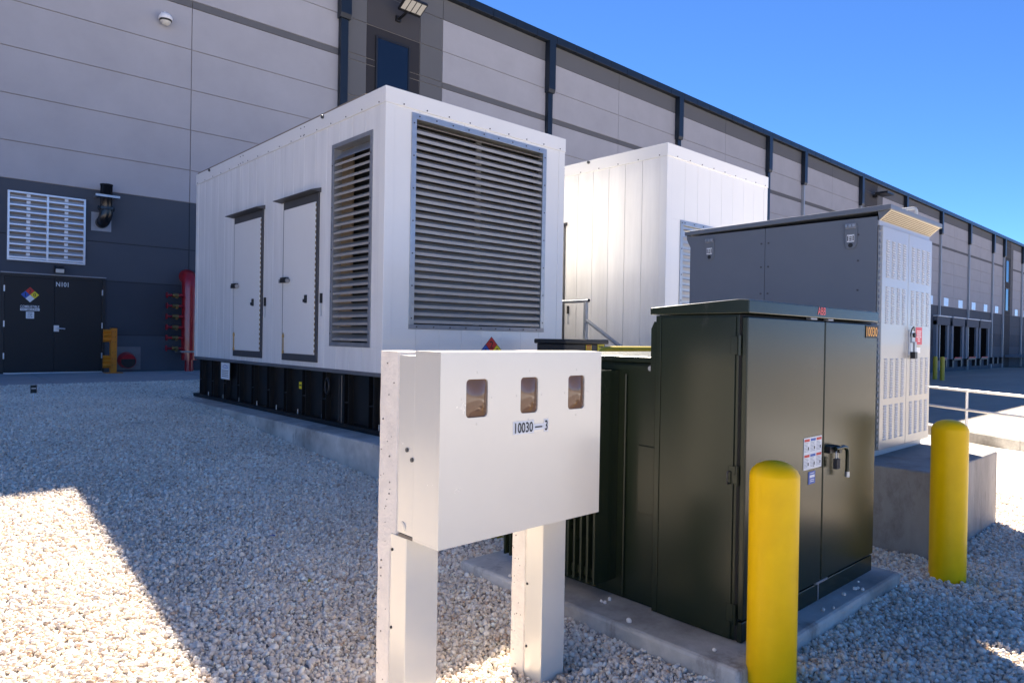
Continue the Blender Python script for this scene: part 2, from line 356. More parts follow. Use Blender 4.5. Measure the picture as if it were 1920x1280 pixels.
for i in range(len(seams) - 1):
    x0, x1 = seams[i], seams[i + 1]; pier = x0 in PIERS
    cols = [(x0, x1, None)]
    if pier: a = (x1 - x0) / 3.7; cols = [(x0, x0 + .85 * a, 'wall_mid'), (x0 + .85 * a, x0 + 2.8 * a, 'char'), (x0 + 2.8 * a, x1, 'wall_mid')]
    for c0, c1, ov in cols:
        for z0, z1, mt in rows:
            if ov == 'char': mt = 'wall_char' if z0 > 10.5 else 'wall_char2'
            elif ov and z1 > 4.9: mt = ov
            gg = g; yb = D + .05 if mt not in ('wall_char2',) else D + .05
            y0 = D if ov != 'char' else D + .012
            # the door and louvre openings of the near wall are covered by their own frames
            if -3 < c0 and c1 < 62: bx('wall_panel', bld, c0 + gg, c1 - gg, y0, yb, z0 + gg, z1 - gg, mt)
            else: far.box(c0 + gg, c1 - gg, y0, yb, z0 + gg, z1 - gg, mt)
tag(far.obj('far_wall_panels', bld), kind='stuff')
# roof gutter in sections
x = -26.0; farg = MB()
while x < 238:
    if -3 < x < 62: bx('gutter_section', bld, x + .006, x + 1.064, D - .20, D + .04, 12.77, 13.06, 'navy', .012)
    else: farg.box(x + .004, x + 1.066, D - .20, D + .04, 12.77, 13.06, 'navy')
    x += 1.07
tag(farg.obj('far_gutter', bld), kind='stuff')
bx('roof', bld, -26, 240, D + .05, 70, 12.96, 13.02, 'galv_dull')
for X in (-7.0, 10.02, 18.66, 27.2, 35.8, 40.1, 48.7, 57.3, 65.9, 74.3, 82.6, 87.0, 95.2, 104, 112.3, 121, 125.6, 134, 143, 152):
    d = MB(); d.prism([(D - .02, 10.85), (D - .22, 10.85), (D - .26, 10.98), (D - .26, 12.77), (D - .02, 12.77)], 'x', X - .17, X + .17, 'navy')
    hw = .12 if X < 37 else .06
    d.box(X - hw, X + hw, D - .17, D - .005, -.7 if X > 12 else .6, 10.85, 'navy' if X < 37 else 'pipe_light')
    for z in (2.5, 5.2, 8.1): d.box(X - hw - .03, X + hw + .03, D - .18, D - .004, z, z + .05, 'navy' if X < 37 else 'pipe_light')
    d.obj('downspout', bld, .006)
# tall windows in the piers
def window(x0, x1, z0, z1, name='window'):
    f = MB(); t = .06
    f.box(x0, x1, D - .03, D + .06, z1 - t, z1, 'black'); f.box(x0, x1, D - .03, D + .06, z0, z0 + t, 'black')
    f.box(x0, x0 + t, D - .03, D + .06, z0 + t, z1 - t, 'black'); f.box(x1 - t, x1, D - .03, D + .06, z0 + t, z1 - t, 'black')
    fo = f.obj(name, bld, .004); bx('pane', fo, x0 + t, x1 - t, D - .01, D + .01, z0 + t, z1 - t, 'glass_dark')
window(11.16, 12.40, 8.05, 10.78); window(11.16, 12.40, 5.0, 7.75)
for px0 in (PIERS[1] + 1.55, PIERS[2] + 1.2): window(px0, px0 + 1.25, 8.35, 10.7); window(px0, px0 + 1.25, 5.3, 7.7)
for k in range(-1, 12):
    X = 67.9 + 4.2 * k
    if abs(X - 89) < 2.6: continue
    f = MB(); f.box(X - .65, X + .65, D - .03, D + .02, 4.92, 5.62, 'alu'); fo = f.obj('clerestory_window', bld)
    bx('pane', fo, X - .58, X + .58, D - .034, D - .028, 4.98, 5.56, 'glass_sky')
# loading docks
for k, (a, b) in enumerate(((64.65, 68.1), (68.9, 72.5), (73.2, 77.0), (77.55, 81.2))):
    d = MB(); d.box(a, a + .5, D - .25, D, .35, 3.6, 'dock_side'); d.box(b - .5, b, D - .25, D, .35, 3.6, 'dock_side')
    d.box(a, b, D - .32, D, 3.25, 3.95, 'dock_grey'); d.box(a + .5, b - .5, D - .10, D - .02, .35, 3.25, 'void')  # matt black sheet paints in the darkness of the dock opening
    o = d.obj('dock_shelter', bld); bx('shelter_cap', o, a - .05, b + .05, D - .40, D, 3.953, 4.03, 'white_sign')
    bx('dock_leveler', o, a + .6, b - .6, D - .3, D - .11, .25, .40, 'black'); bx('warning_strip', o, a + .8, b - .8, D - .32, D - .305, .40, .50, 'ink_red')
    for q in (a + .35, b - .75): bx('dock_bumper', o, q, q + .4, D - .25, D - .003, -.35, .3, 'black')
for X in (82.5, 84.4, 86.2): bx('dock_bumper', bld, X, X + .45, D - .25, D - .003, -.25, .4, 'black')
ld = MB().box(88.6, 98, D - 1.9, D - .003, .35, .6, 'dock_side').obj('dock_landing', bld)
for X in (88.7, 90.6, 92.5, 94.4, 96.3, 97.9): MB().cyl((X, D - 1.8, -.7), (X, D - 1.8, 1.7), .04, 'rail_white', n=8).obj('post', ld)
for z in (1.15, 1.68): MB().cyl((88.7, D - 1.8, z), (97.9, D - 1.8, z), .035, 'rail_white', n=8).obj('rail', ld)

# double door N101
dd = MB(); x0, x1, z0, z1 = 2.02, 3.89, .63, 2.76
dd.box(x0 - .06, x0, D - .05, D + .02, z0, z1, 'black'); dd.box(x1, x1 + .06, D - .05, D + .02, z0, z1, 'black'); dd.box(x0 - .06, x1 + .06, D - .05, D + .02, z1, z1 + .06, 'black')
dr = dd.obj('double_door', bld, .003)
bx('drip_cap', dr, x0 - .07, x1 + .07, D - .09, D + .01, z1 + .061, z1 + .085, 'galv_dull')
bx('threshold', dr, x0, x1, D - .12, D, z0 - .005, z0 + .018, 'alu')
xm = 2.945
bx('door_leaf', dr, x0 + .004, xm - .003, D - .035, D - .004, z0 + .02, z1 - .004, 'door_black', .002); bx('door_leaf', dr, xm + .003, x1 - .004, D - .035, D - .004, z0 + .02, z1 - .004, 'door_black', .002)
for xx in (x0 - .012, x1 - .012):
    for z in (.95, 1.65, 2.42): bx('hinge', dr, xx, xx + .024, D - .058, D - .036, z, z + .13, 'alu')
h = MB(); h.box(xm - .01, xm + .09, D - .045, D - .036, 1.56, 1.70, 'alu'); h.cyl((xm + .04, D - .045, 1.635), (xm + .04, D - .10, 1.635), .018, 'alu'); h.cyl((xm + .03, D - .095, 1.635), (xm + .20, D - .095, 1.625), .014, 'alu')
h.obj('handle', dr)
MB().text('N101', 3.09, D - .036, 2.63, .105, 'silver_text', width=.24).obj('door_number', dr)
def diamond(cx, y, cz, r, parent, digits=True, face='y'):
    p = MB(); q = r / 2
    def dm(ox, oz, mt, s=.97):
        p.add([(cx + ox - q * s, y, cz + oz), (cx + ox, y, cz + oz - q * s), (cx + ox + q * s, y, cz + oz), (cx + ox, y, cz + oz + q * s)], [(0, 1, 2, 3)], mt)
    p.add([(cx - r * 1.03, y + .0012, cz), (cx, y + .0012, cz - r * 1.03), (cx + r * 1.03, y + .0012, cz), (cx, y + .0012, cz + r * 1.03)], [(0, 1, 2, 3)], 'ink')
    dm(0, q, 'ink_red'); dm(-q, 0, 'ink_blue'); dm(q, 0, 'ink_yellow'); dm(0, -q, 'white_sign')
    p.text('2', cx, y, cz + q, q * .95, 'ink'); p.text('1', cx - q, y, cz, q * .95, 'ink'); p.text('0', cx + q, y, cz, q * .95, 'ink')
    return p.obj('hazard_placard', parent)
diamond(2.486, D - .040, 2.365, .17, dr)
s = MB(); s.text('COMBUSTIBLE', 2.485, D - .037, 2.105, .052, 'white_sign', width=.35); s.box(2.31, 2.665, D - .038, D - .036, 2.012, 2.068, 'white_sign'); s.text('NO SMOKING', 2.487, D - .038, 2.04, .038, 'ink', width=.31); s.obj('warning_sign', dr)
s = MB(); s.box(2.415, 2.565, D - .038, D - .036, 1.84, 1.99, 'white_sign')
for k in range(3): s.text(('FIRE', 'PUMP', 'ROOM')[k], 2.49, D - .038, 1.955 - .04 * k, .022, 'ink', width=.085)
s.obj('room_sign', dr)
# wall louvre
lv = MB(); a, b, z0, z1 = 2.06, 3.53, 3.105, 4.615; t = .04
for q in ((a, b, z1 - t, z1), (a, b, z0, z0 + t)): lv.box(q[0], q[1], D - .07, D + .01, q[2], q[3], 'alu')
for q in (a, b - t, (a + b) / 2 - .02): lv.box(q, q + t, D - .068, D + .01, z0 + t, z1 - t, 'alu')
lo = lv.obj('wall_louver', bld, .003); bx('backing', lo, a + t, b - t, D - .012, D - .003, z0 + t, z1 - t, 'inner_tan')
nb = 10; hz = (z1 - z0 - 2 * t) / nb
for c0, c1 in ((a + t, (a + b) / 2 - .02), ((a + b) / 2 + .02, b - t)):
    for k in range(nb):
        z = z0 + t + k * hz
        MB().prism([(D - .062, z + .01), (D - .062, z + .045), (D - .014, z + .10), (D - .014, z + .09), (D - .056, z + .035), (D - .056, z + .01)], 'x', c0, c1, 'alu').obj('blade', lo)
        bx('blade_clip', lo, (c0 + c1) / 2 - .035, (c0 + c1) / 2 + .035, D - .05, D - .02, z + .075, z + .135, 'white_sign')

# things on the wall
c = thing('security_camera', (5.15, D, 9.27), 'small white dome security camera high on the light wall', 'camera')
MB().cyl((5.15, D, 9.40), (5.15, D - .14, 9.40), .05, 'camera_white').box(5.09, 5.21, D - .015, D - .001, 9.33, 9.47, 'camera_white').obj('bracket', c)
MB().lathe((5.15, D - .17, 9.22), [(.02, .2), (.09, .17), (.15, .10), (.16, .04), (.15, .02)], 'camera_white').obj('housing', c)
MB().lathe((5.15, D - .17, 9.22), [(.135, .018), (.12, -.04), (.08, -.09), (.02, -.115)], 'lens').obj('dome', c)
MB().lathe((5.15, D - .17, 9.22), [(.142, .019), (.141, -.008), (.13, -.02)], 'black').obj('lens_ring', c)
c = thing('flood_light', (3.02, D, 2.97), 'small black flood light on the wall above the double door', 'light')
MB().box(2.97, 3.07, D - .03, D - .001, 2.93, 3.03, 'black').cyl((3.02, D - .03, 2.97), (3.02, D - .1, 2.97), .03, 'black').obj('mount', c)
MB().prism([(D - .08, 2.90), (D - .22, 2.87), (D - .24, 2.97), (D - .10, 3.05)], 'x', 2.91, 3.11, 'black').obj('lamp_head', c, .008)
MB().add([(2.93, D - .2235, 2.88), (3.09, D - .2235, 2.88), (3.09, D - .2425, 2.962), (2.93, D - .2425, 2.962)], [(0, 1, 2, 3)], 'lens').obj('lens', c)
c = thing('wall_pack_light', (12.06, D, 11.7), 'black area light with four pale lenses above the tall pier window', 'light')
MB().box(11.86, 12.02, D - .06, D + .01, 11.42, 11.60, 'black').sweep([(11.94, D - .05, 11.5), (11.94, D - .3, 11.52), (11.98, D - .5, 11.62)], .045, 'black').obj('arm', c)
hd = MB(); A = Vector((12.08, D - .62, 11.74)); ex = Vector((1, 0, 0)); ey = Vector((0, -.88, .47)); ez = ex.cross(ey)
def obb(mb, c0, hx, hy, hz, mt):
    vs = [c0 + ex * (sx * hx) + ey * (sy * hy) + ez * (sz * hz) for sz in (-1, 1) for sx, sy in ((-1, -1), (1, -1), (1, 1), (-1, 1))]
    mb.add(vs, [(3, 2, 1, 0), (4, 5, 6, 7), (0, 1, 5, 4), (1, 2, 6, 5), (2, 3, 7, 6), (3, 0, 4, 7)], mt)
obb(hd, A, .40, .26, .045, 'black'); ho = hd.obj('lamp_head', c, .01)
for k in range(4):
    q = MB(); obb(q, A + ex * (-.285 + .19 * k) + ez * .046 + ey * .03, .078, .19, .006, 'lens'); q.obj('lens', ho)
c = thing('wall_pack_light', (51.2, D, 11.9), 'black area light on the far grey pier', 'light')
MB().box(51.0, 51.2, D - .3, D - .001, 11.75, 11.95, 'black').box(50.6, 51.9, D - 1.1, D - .3, 11.88, 12.02, 'black').obj('lamp_head', c)
c = thing('vent_pipe', (3.91, D, 4.2), 'black elbow exhaust pipe strapped to the wall beside the louver', 'pipe')
bx('wall_plate', c, 3.65, 4.06, D - .02, D - .001, 3.93, 4.36, 'galv_dull')
MB().sweep([(3.86, D - .02, 4.13), (3.86, D - .10, 4.13), (3.865, D - .17, 4.15), (3.88, D - .225, 4.21), (3.90, D - .24, 4.30), (3.905, D - .24, 4.42)], .135, 'black_pipe', 20).obj('elbow', c)
p = MB(); p.lathe((3.905, D - .24, 0), [(.12, 4.42), (.125, 4.97), (.135, 4.97), (.135, 5.0), (.11, 5.0), (.10, 4.8)], 'black_pipe'); p.obj('stack', c)
p = MB(); p.cyl((3.905, D - .24, 4.41), (3.905, D - .24, 4.46), .175, 'black_pipe')
for k in range(8): p.cyl((3.905 + .155 * math.cos(k * .785), D - .24 + .155 * math.sin(k * .785), 4.38), (3.905 + .155 * math.cos(k * .785), D - .24 + .155 * math.sin(k * .785), 4.49), .012, 'black_pipe', n=6)
p.obj('flange', c)
bx('strap', c, 3.66, 4.16, D - .375, D - .345, 4.69, 4.74, 'galv'); bx('strap_arm', c, 3.70, 3.74, D - .345, D - .001, 4.695, 4.735, 'galv'); bx('strap_arm', c, 4.08, 4.12, D - .345, D - .001, 4.695, 4.735, 'galv')
c = thing('fire_standpipe', (5.80, D, .62), 'red fire main pipe with six brass hose valves at the wall', 'pipe')
MB().sweep([(5.78, D - .25, .98), (5.78, D - .25, 2.70), (5.78, D - .245, 2.82), (5.775, D - .21, 2.92), (5.77, D - .14, 2.985), (5.77, D - .05, 3.0), (5.77, D, 3.0)], .185, 'red', 24).obj('main_pipe', c)
MB().cyl((5.78, D - .25, .90), (5.78, D - .25, .98), .18, 'red').cyl((5.78, D - .25, .62), (5.78, D - .25, .90), .10, 'red').obj('base_cap', c)
bx('bracket', c, 5.52, 6.0, D - .44, D - .001, 1.09, 1.13, 'galv')
for k in range(6):
    z = 2.50 - .262 * k
    v = MB(); v.cyl((5.66, D - .27, z), (5.44, D - .27, z), .035, 'red', n=12); v.cyl((5.50, D - .27, z), (5.36, D - .27, z), .055, 'brass', n=12); v.cyl((5.36, D - .27, z), (5.24, D - .27, z), .03, 'red', n=12)
    v.cyl((5.245, D - .27, z), (5.225, D - .27, z), .075, 'red', n=14); v.cyl((5.43, D - .27, z - .02), (5.43, D - .40, z - .05), .035, 'brass', n=10); v.obj('hose_valve', c)
c = thing('pipe_flange', (4.42, D, .83), 'dark red round pipe mouth on a grey wall plate behind the orange post', 'pipe')
bx('wall_plate', c, 4.18, 4.73, D - .02, D - .001, .67, 1.22, 'trim_grey'); MB().cyl((4.42, D - .02, .90), (4.42, D - .20, .88), .20, 'red', r1=.17, n=28).obj('pipe_stub', c)
MB().cyl((4.42, D - .2005, .88), (4.42, D - .206, .88), .155, 'black', n=28).obj('pipe_mouth', c)
c = thing('guard_post', (4.02, 18.1, .61), 'orange steel guard rail post bolted to the sidewalk by the door', 'guard post')
p = MB(); p.box(3.99, 4.12, 18.05, 18.18, .63, 1.66, 'orange'); p.obj('post', c, .006); bx('base_plate', c, 3.88, 4.24, 17.98, 18.26, .615, .632, 'orange'); bx('post_cap', c, 3.985, 4.125, 18.045, 18.185, 1.661, 1.685, 'black')
for z in (.74, 1.34):
    MB().prism([(18.04, z), (17.99, z + .05), (18.03, z + .10), (17.99, z + .16), (18.03, z + .20), (17.99, z + .25), (18.04, z + .29), (18.07, z + .29), (18.07, z)], 'x', 3.83, 3.988, 'orange').obj('rail_bracket', c, .004)
p = MB()
for z in (.8, .95, 1.1, 1.34, 1.45, 1.58):
    for q in (4.03, 4.08): p.cyl((q, 18.05, z), (q, 18.046, z), .008, 'ink', n=8)
p.obj('bolt_holes', c)
c = thing('marker_sign', (1.75, 12.57, gz(12.57)), 'tiny dark utility marker sign on a stake in the gravel', 'sign')
MB().cyl((1.75, 12.57, .46), (1.75, 12.57, .74), .008, 'white_sign', n=8).obj('stake', c); bx('plate', c, 1.71, 1.79, 12.55, 12.562, .64, .76, 'ink'); bx('lettering', c, 1.72, 1.78, 12.547, 12.549, .705, .715, 'white_sign')

# ------------------------------------------------------------------ concrete pads
def pad(name, x0, x1, y0, y1, z0, z1, mt, label, ch=.02):
    o = MB().box(x0, x1, y0, y1, z0, z1, mt).obj(name, None, ch); return tag(o, label, 'concrete pad')
pad('concrete_pad', 3.7, 7.1, 5.9, 12.9, -.3, .5, 'concrete', 'stained concrete pad under the generator with the open louvers')
pad('concrete_pad', 7.58, 11.0, 5.0, 12.2, -.3, .5, 'concrete', 'concrete pad under the plain white generator behind the grey cabinet')
pad('concrete_pad', 2.89, 4.97, 1.58, 3.62, -.3, .10, 'concrete', 'low concrete pad under the dark green transformer')
pad('concrete_pad', 5.78, 7.47, 1.60, 4.4, -.3, .645, 'concrete_form', 'tall concrete plinth under the grey louvered cabinet', .012)

# ------------------------------------------------------------------ generators
def rivets(mb, pts, axis):
    for (x, y, z) in pts:
        d = Vector((-1, 0, 0)) if axis == 'x' else Vector((0, -1, 0)); p0 = Vector((x, y, z)); mb.cyl(p0, p0 + d * .005, .009, 'frame_dark', n=8, smooth=False)
def generator(dx, dy, label, side, lz):
    G = thing('generator_set', (5.4 + dx, 9.4 + dy, .5), label, 'generator')
    X0, X1, Y0, Y1, Z0, Z1 = 4.0 + dx, 6.8 + dx, 6.4 + dy, 12.35 + dy, 1.19, 4.28
    T = .04; zf = 4.105
    louv = (Y0 + .25, Y0 + 1.17, 1.46, 3.86) if side == 'louver' else None
    # siding on the long left face
    n = 19; wy = (Y1 - Y0 - .22) / n
    for k in range(n):
        a = Y0 + .11 + k * wy; b = a + wy
        segs = [(Z0, zf)]
        if louv and b > louv[0] + .01 and a < louv[1] - .01: segs = [(Z0, louv[2]), (louv[3], zf)]
        for s0, s1 in segs:
            aa, bb = a, b
            bx('siding_panel', G, X0, X0 + T, aa + .0025, bb - .0025, s0, s1, 'white_streak', .002)
    if louv:   # fill the part strips next to the louvre
        for a, b in ((Y0 + .11, louv[0]), (louv[1], Y0 + .11 + wy * math.ceil((louv[1] - Y0 - .11) / wy))):
            if b - a > .01: bx('siding_panel', G, X0 + .001, X0 + T, a, b, louv[2], louv[3], 'white_streak')
    bx('siding_backing', G, X0 + T, X0 + T + .01, (louv[1] if louv else Y0 + .05), Y1 - .02, Z0, zf, 'joint')
    # right and rear faces
    bx('side_wall', G, X1 - T, X1, Y0 + .11, Y1 - .11, Z0, zf, 'white_wavy'); bx('rear_wall', G, X0 + .11, X1 - .11, Y1 - T, Y1, Z0, zf, 'white_paint')
    # front face round the louvre opening
    la, lb, l0, l1 = X0 + .33, X1 - .35, 1.675, lz
    nfx = 8; wx = (X1 - X0 - .22) / nfx
    for k in range(nfx):
        a = X0 + .11 + k * wx; b = a + wx
        if b <= la or a >= lb: segs = [(Z0, zf)]
        else: segs = [(Z0, l0), (l1, zf)]
        for s0, s1 in segs: bx('siding_panel', G, a + .0015, b - .0015, Y0, Y0 + T, s0, s1, 'white_paint', .0015)
    for a, b in ((X0 + .11 + wx * int((la - X0 - .11) / wx), la), (lb, X0 + .11 + wx * math.ceil((lb - X0 - .11) / wx))):
        if b - a > .01: bx('siding_panel', G, a, b, Y0 + .001, Y0 + T, l0, l1, 'white_paint')
    bx('siding_backing', G, X0 + .05, X1 - .05, Y0 + T, Y0 + T + .008, Z0, l0, 'joint'); bx('siding_backing', G, X0 + .05, X1 - .05, Y0 + T, Y0 + T + .008, l1, zf, 'joint')
    # corner posts
    for cx, cy in ((X0, Y0), (X1 - .11, Y0), (X0, Y1 - .11), (X1 - .11, Y1 - .11)):
        bx('corner_trim', G, cx - (.005 if cx == X0 else 0), cx + .11 + (.005 if cx != X0 else 0), cy - (.005 if cy == Y0 else 0), cy + .11 + (.005 if cy != Y0 else 0), Z0, zf, 'white_paint', .004)
    # top fascia, roof and rivets
    f = MB(); o = .012
    f.box(X0 - o, X1 + o, Y0 - o, Y0 + .05, zf, Z1, 'white_paint'); f.box(X0 - o, X0 + .05, Y0 + .05, Y1 + o, zf, Z1, 'white_paint'); f.box(X1 - .05, X1 + o, Y0 + .05, Y1 + o, zf, Z1, 'white_paint'); f.box(X0 + .05, X1 - .05, Y1 - .05, Y1 + o, zf, Z1, 'white_paint')
    fo = f.obj('roof_fascia', G, .004)
    rv = MB(); rivets(rv, [(X0 - o, Y0 + .12 + .36 * k, zf + .022) for k in range(17)], 'x'); rivets(rv, [(X0 + .22 + .31 * k, Y0 - o, zf + .022) for k in range(9)], 'y')
    for q in (1.95, 3.95): rivets(rv, [(X0 - o, Y0 + q + e, zf + z) for e in (-.05, .05) for z in (.03, .13)], 'x')
    rv.obj('rivets', fo)
    bx('roof_panel', G, X0 + .052, X1 - .052, Y0 + .052, Y1 - .052, Z1 - .05, Z1 - .015, 'white_paint')
    if side == 'louver': bx('roof_edge_strip', G, X0 - .010, X0 + .03, Y0 + .42, Y1 - .06, Z1 + .001, Z1 + .018, 'inner_tan', .003)
    for q in (1.4, 5.3):
        MB().cyl((X0 - .012, Y0 + q, Z1 - .03), (X0 - .035, Y0 + q, Z1 - .03), .022, 'frame_dark', n=10).obj('lifting_eye', G)
    bx('base_trim', G, X0 - .004, X1 + .004, Y0 - .004, Y1 + .004, 1.145, 1.189, 'trim_grey', .003)
    bx('interior', G, X0 + .55, X1 - .3, Y0 + .35, Y1 - .2, 1.2, 4.1, 'inner_dark')  # solid dark block standing in for the unlit inside
    # front louvre
    lo = MB(); t = .065
    lo.box(la, lb, Y0 - .012, Y0 + .12, l1 - t, l1, 'galv'); lo.box(la, lb, Y0 - .012, Y0 + .12, l0, l0 + t * .8, 'galv_dull'); lo.box(la, la + t, Y0 - .0115, Y0 + .12, l0 + t * .8, l1 - t, 'galv'); lo.box(lb - t, lb, Y0 - .0115, Y0 + .12, l0 + t * .8, l1 - t, 'galv')
    L = lo.obj('front_louver', G, .002)
    rv = MB(); rivets(rv, [(la + .03, Y0 - .012, l0 + .12 + .36 * k) for k in range(int((l1 - l0) / .36) + 1)] + [(lb - .03, Y0 - .012, l0 + .12 + .36 * k) for k in range(int((l1 - l0) / .36) + 1)] + [(la + .1 + .235 * k, Y0 - .012, l1 - .03) for k in range(9)] + [(la + .1 + .235 * k, Y0 - .012, l0 + .026) for k in range(9)], 'y'); rv.obj('rivets', L)
    MB().prism([(Y0 + .004, l1 - t - .055), (Y0 + .11, l1 - t - .003), (Y0 + .11, l1 - t - .012), (Y0 + .004, l1 - t - .064)], 'x', la + t, lb - t, 'inner_tan').obj('drip_plate', L)
    z = l0 + t * .8 + .015; n = int((l1 - l0 - 1.8 * t - .06) / .0845)
    bl = None
    for k in range(n):
        zz = z + k * .0845
        if bl is None:
            bl = MB().prism([(Y0 + .004, zz), (Y0 + .004, zz + .034), (Y0 + .10, zz + .088), (Y0 + .10, zz + .083), (Y0 + .010, zz + .030), (Y0 + .010, zz)], 'x', la + t + .001, lb - t - .001, 'blade').obj('blade', L)
        else:
            c = bl.copy(); scn.collection.objects.link(c); c.location.z = k * .0845
    bx('mullion', L, (la + lb) / 2 - .04, (la + lb) / 2 + .04, Y0 + .105, Y0 + .125, l0 + .06, l1 - .07, 'galv_dull')
    bx('louver_back', L, la + t, lb - t, *((Y0 + .17, Y0 + .18) if side == 'louver' else (Y0 + .025, Y0 + .035)), l0 + .05, l1 - .07, 'black' if side == 'louver' else 'galv')  # sheet behind the blades; the black one paints in the interior's darkness
    # side louvre
    if louv:
        a, b, l0s, l1s = louv; t = .05
        s = MB(); s.box(X0 - .012, X0 + .12, a, b, l1s - t, l1s, 'galv_dull'); s.box(X0 - .012, X0 + .12, a, b, l0s, l0s + t, 'galv_dull'); s.box(X0 - .0115, X0 + .12, a, a + t, l0s + t, l1s - t, 'galv_dull'); s.box(X0 - .0115, X0 + .12, b - t, b, l0s + t, l1s - t, 'galv_dull')
        S = s.obj('side_louver', G, .002); bl = None
        MB().prism([(X0 + .004, l1s - t - .13), (X0 + .11, l1s - t - .003), (X0 + .11, l1s - t - .012), (X0 + .004, l1s - t - .139)], 'y', a + t, b - t, 'galv_dull').obj('drip_plate', S)
        rv = MB(); rivets(rv, [(X0 - .012, q, l0s + .15 + .5 * k) for k in range(5) for q in (a + .025, b - .025)], 'x'); rv.obj('rivets', S)
        n = int((l1s - l0s - 2 * t - .13) / .09)
        for k in range(n):
            zz = l0s + t + .02
            if bl is None: bl = MB().prism([(X0 + .004, zz), (X0 + .004, zz + .027), (X0 + .10, zz + .078), (X0 + .10, zz + .073), (X0 + .010, zz + .023), (X0 + .010, zz)], 'y', a + t + .001, b - t - .001, 'blade').obj('blade', S)
            else:
                c = bl.copy(); scn.collection.objects.link(c); c.location.z = k * .09
        bx('inner_frame', S, X0 + .105, X0 + .125, a + .62, b - .05, l0s + .05, l1s - .05, 'inner_tan'); bx('louver_back', S, X0 + .16, X0 + .17, a + t, b - t, l0s + .05, l1s - .06, 'black')  # black sheet behind the side blades stands in for interior shade
    # doors on the long face
    for a, b in (((Y0 + 3.13, Y0 + 4.18), (Y0 + 1.47, Y0 + 2.46)) if side == 'louver' else ((Y0 + 1.86, Y0 + 2.85), (Y0 + 3.9, Y0 + 4.9))):
        d = MB(); z0, z1 = 1.25, 3.34; t = .055; xo = X0 - .022
        d.box(xo, X0 - .001, a, b, z0, z0 + .09, 'frame_dark'); d.box(xo, X0 - .001, a, b, z1 - .10, z1, 'frame_dark'); d.box(xo + .0005, X0 - .001, a, a + t, z0 + .09, z1 - .10, 'frame_dark'); d.box(xo + .0005, X0 - .001, b - .02, b, z0 + .09, z1 - .10, 'frame_dark')
        O = d.obj('access_door', G, .002)
        bx('door_leaf', O, X0 - .027, X0 - .002, a + t + .004, b - .026, z0 + .094, z1 - .104, 'white_paint', .003)
        MB().prism([(X0 - .13, z1 + .015), (X0 - .13, z1 + .022), (X0 - .001, z1 + .06), (X0 - .001, z1 + .002)], 'y', a - .03, b + .10, 'frame_dark').obj('rain_hood', O)
        hg = MB()
        for k in range(28): hg.cyl((X0 - .026, a + t, z0 + .12 + k * .067), (X0 - .026, a + t, z0 + .155 + k * .067), .0045, 'brass', n=6)
        hg.obj('hinge', O)
        lt = MB(); lt.box(X0 - .075, X0 - .028, b - .20, b - .03, 2.27, 2.34, 'black'); lt.cyl((X0 - .05, b - .20, 2.30), (X0 - .06, b - .24, 2.29), .03, 'galv_dull', n=10); lt.box(X0 - .04, X0 - .023, b - .02, b + .09, 2.275, 2.325, 'galv_dull'); lt.obj('latch', O, .004)
        lk = MB(); lk.box(X0 - .05, X0 - .027, a + .26, a + .30, 1.99, 2.09, 'black'); lk.box(X0 - .05, X0 - .027, a + .30, a + .34, 2.0, 2.04, 'black'); lk.obj('keeper', O, .003)
        rd = MB(); rd.cyl((X0 - .035, b - .07, z0 + .10), (X0 - .035, b - .07, z0 + .36), .008, 'brass', n=8); rd.cyl((X0 - .035, b - .07, z0 + .09), (X0 - .035, b - .07, z0 + .13), .016, 'brass', n=8); rd.cyl((X0 - .035, b - .07, z0 + .30), (X0 - .035, b - .07, z0 + .34), .016, 'brass', n=8); rd.obj('stay_rod', O)
        hk = MB(); hk.box(X0 - .025, X0 - .0005, a - .10, a - .07, 1.98, 2.10, 'black'); hk.cyl((X0 - .012, a - .085, 1.98), (X0 - .012, a - .085, 1.82), .006, 'galv', n=6); hk.obj('hold_back_hook', O)
    # fuel tank base
    tk = MB().box(X0 + .10, X1 - .10, Y0 + .08, Y1 - .08, .56, 1.144, 'tank_black').obj('fuel_tank', G, .006)
    bx('skid', tk, X0 + .02, X1 - .02, Y0 + .0, Y1 + .10, .501, .558, 'tank_black', .004)
    for k in range(11):
        yy = Y0 + .22 + k * .545
        r = MB(); r.box(X0 + .035, X0 + .099, yy, yy + .012, .56, 1.14, 'tank_black'); r.box(X0 + .035, X0 + .099, yy + .10, yy + .112, .56, 1.14, 'tank_black'); r.box(X0 + .04, X0 + .098, yy + .012, yy + .10, .80, .815, 'tank_black'); r.obj('rib', tk)
    for k in range(9): MB().cyl((X0 + .05, Y0 + .12 + k * .66, .556), (X0 + .05, Y0 + .12 + k * .66, .62), .008, 'galv', n=6).obj('anchor_bolt', tk)
    if side == 'louver':
        q = MB(); q.box(X0 + .028, X0 + .032, 10.83, 11.19, .87, 1.13, 'white_sign'); q.sweep([(X0 + .0272, 10.91 + .02 * k, 1.07 + .018 * math.sin(k * .31)) for k in range(11)], .004, 'ink_blue', 6); q.box(X0 + .0265, X0 + .028, 10.90, 11.12, 1.045, 1.052, 'ink_blue')
        for k in range(4): q.box(X0 + .0265, X0 + .028, 10.88, 11.14, .91 + .03 * k, .918 + .03 * k, 'ink')
        q.obj('maker_plate', tk)
        q = MB(); q.box(X0 + .094, X0 + .098, 8.49, 8.57, .88, .97, 'ink_yellow'); q.box(X0 + .0925, X0 + .094, 8.50, 8.56, .92, .935, 'ink'); q.obj('yellow_label', tk)
        q = MB(); q.sweep([(X0 + .03, 7.32, 1.12), (X0 + .03, 7.32, .56)], .006, 'inner_tan', 8); q.sweep([(X0 + .03, 7.38, 1.12), (X0 + .03, 7.38, .56)], .006, 'inner_dark', 8); q.obj('fuel_line', tk)
        q = MB()
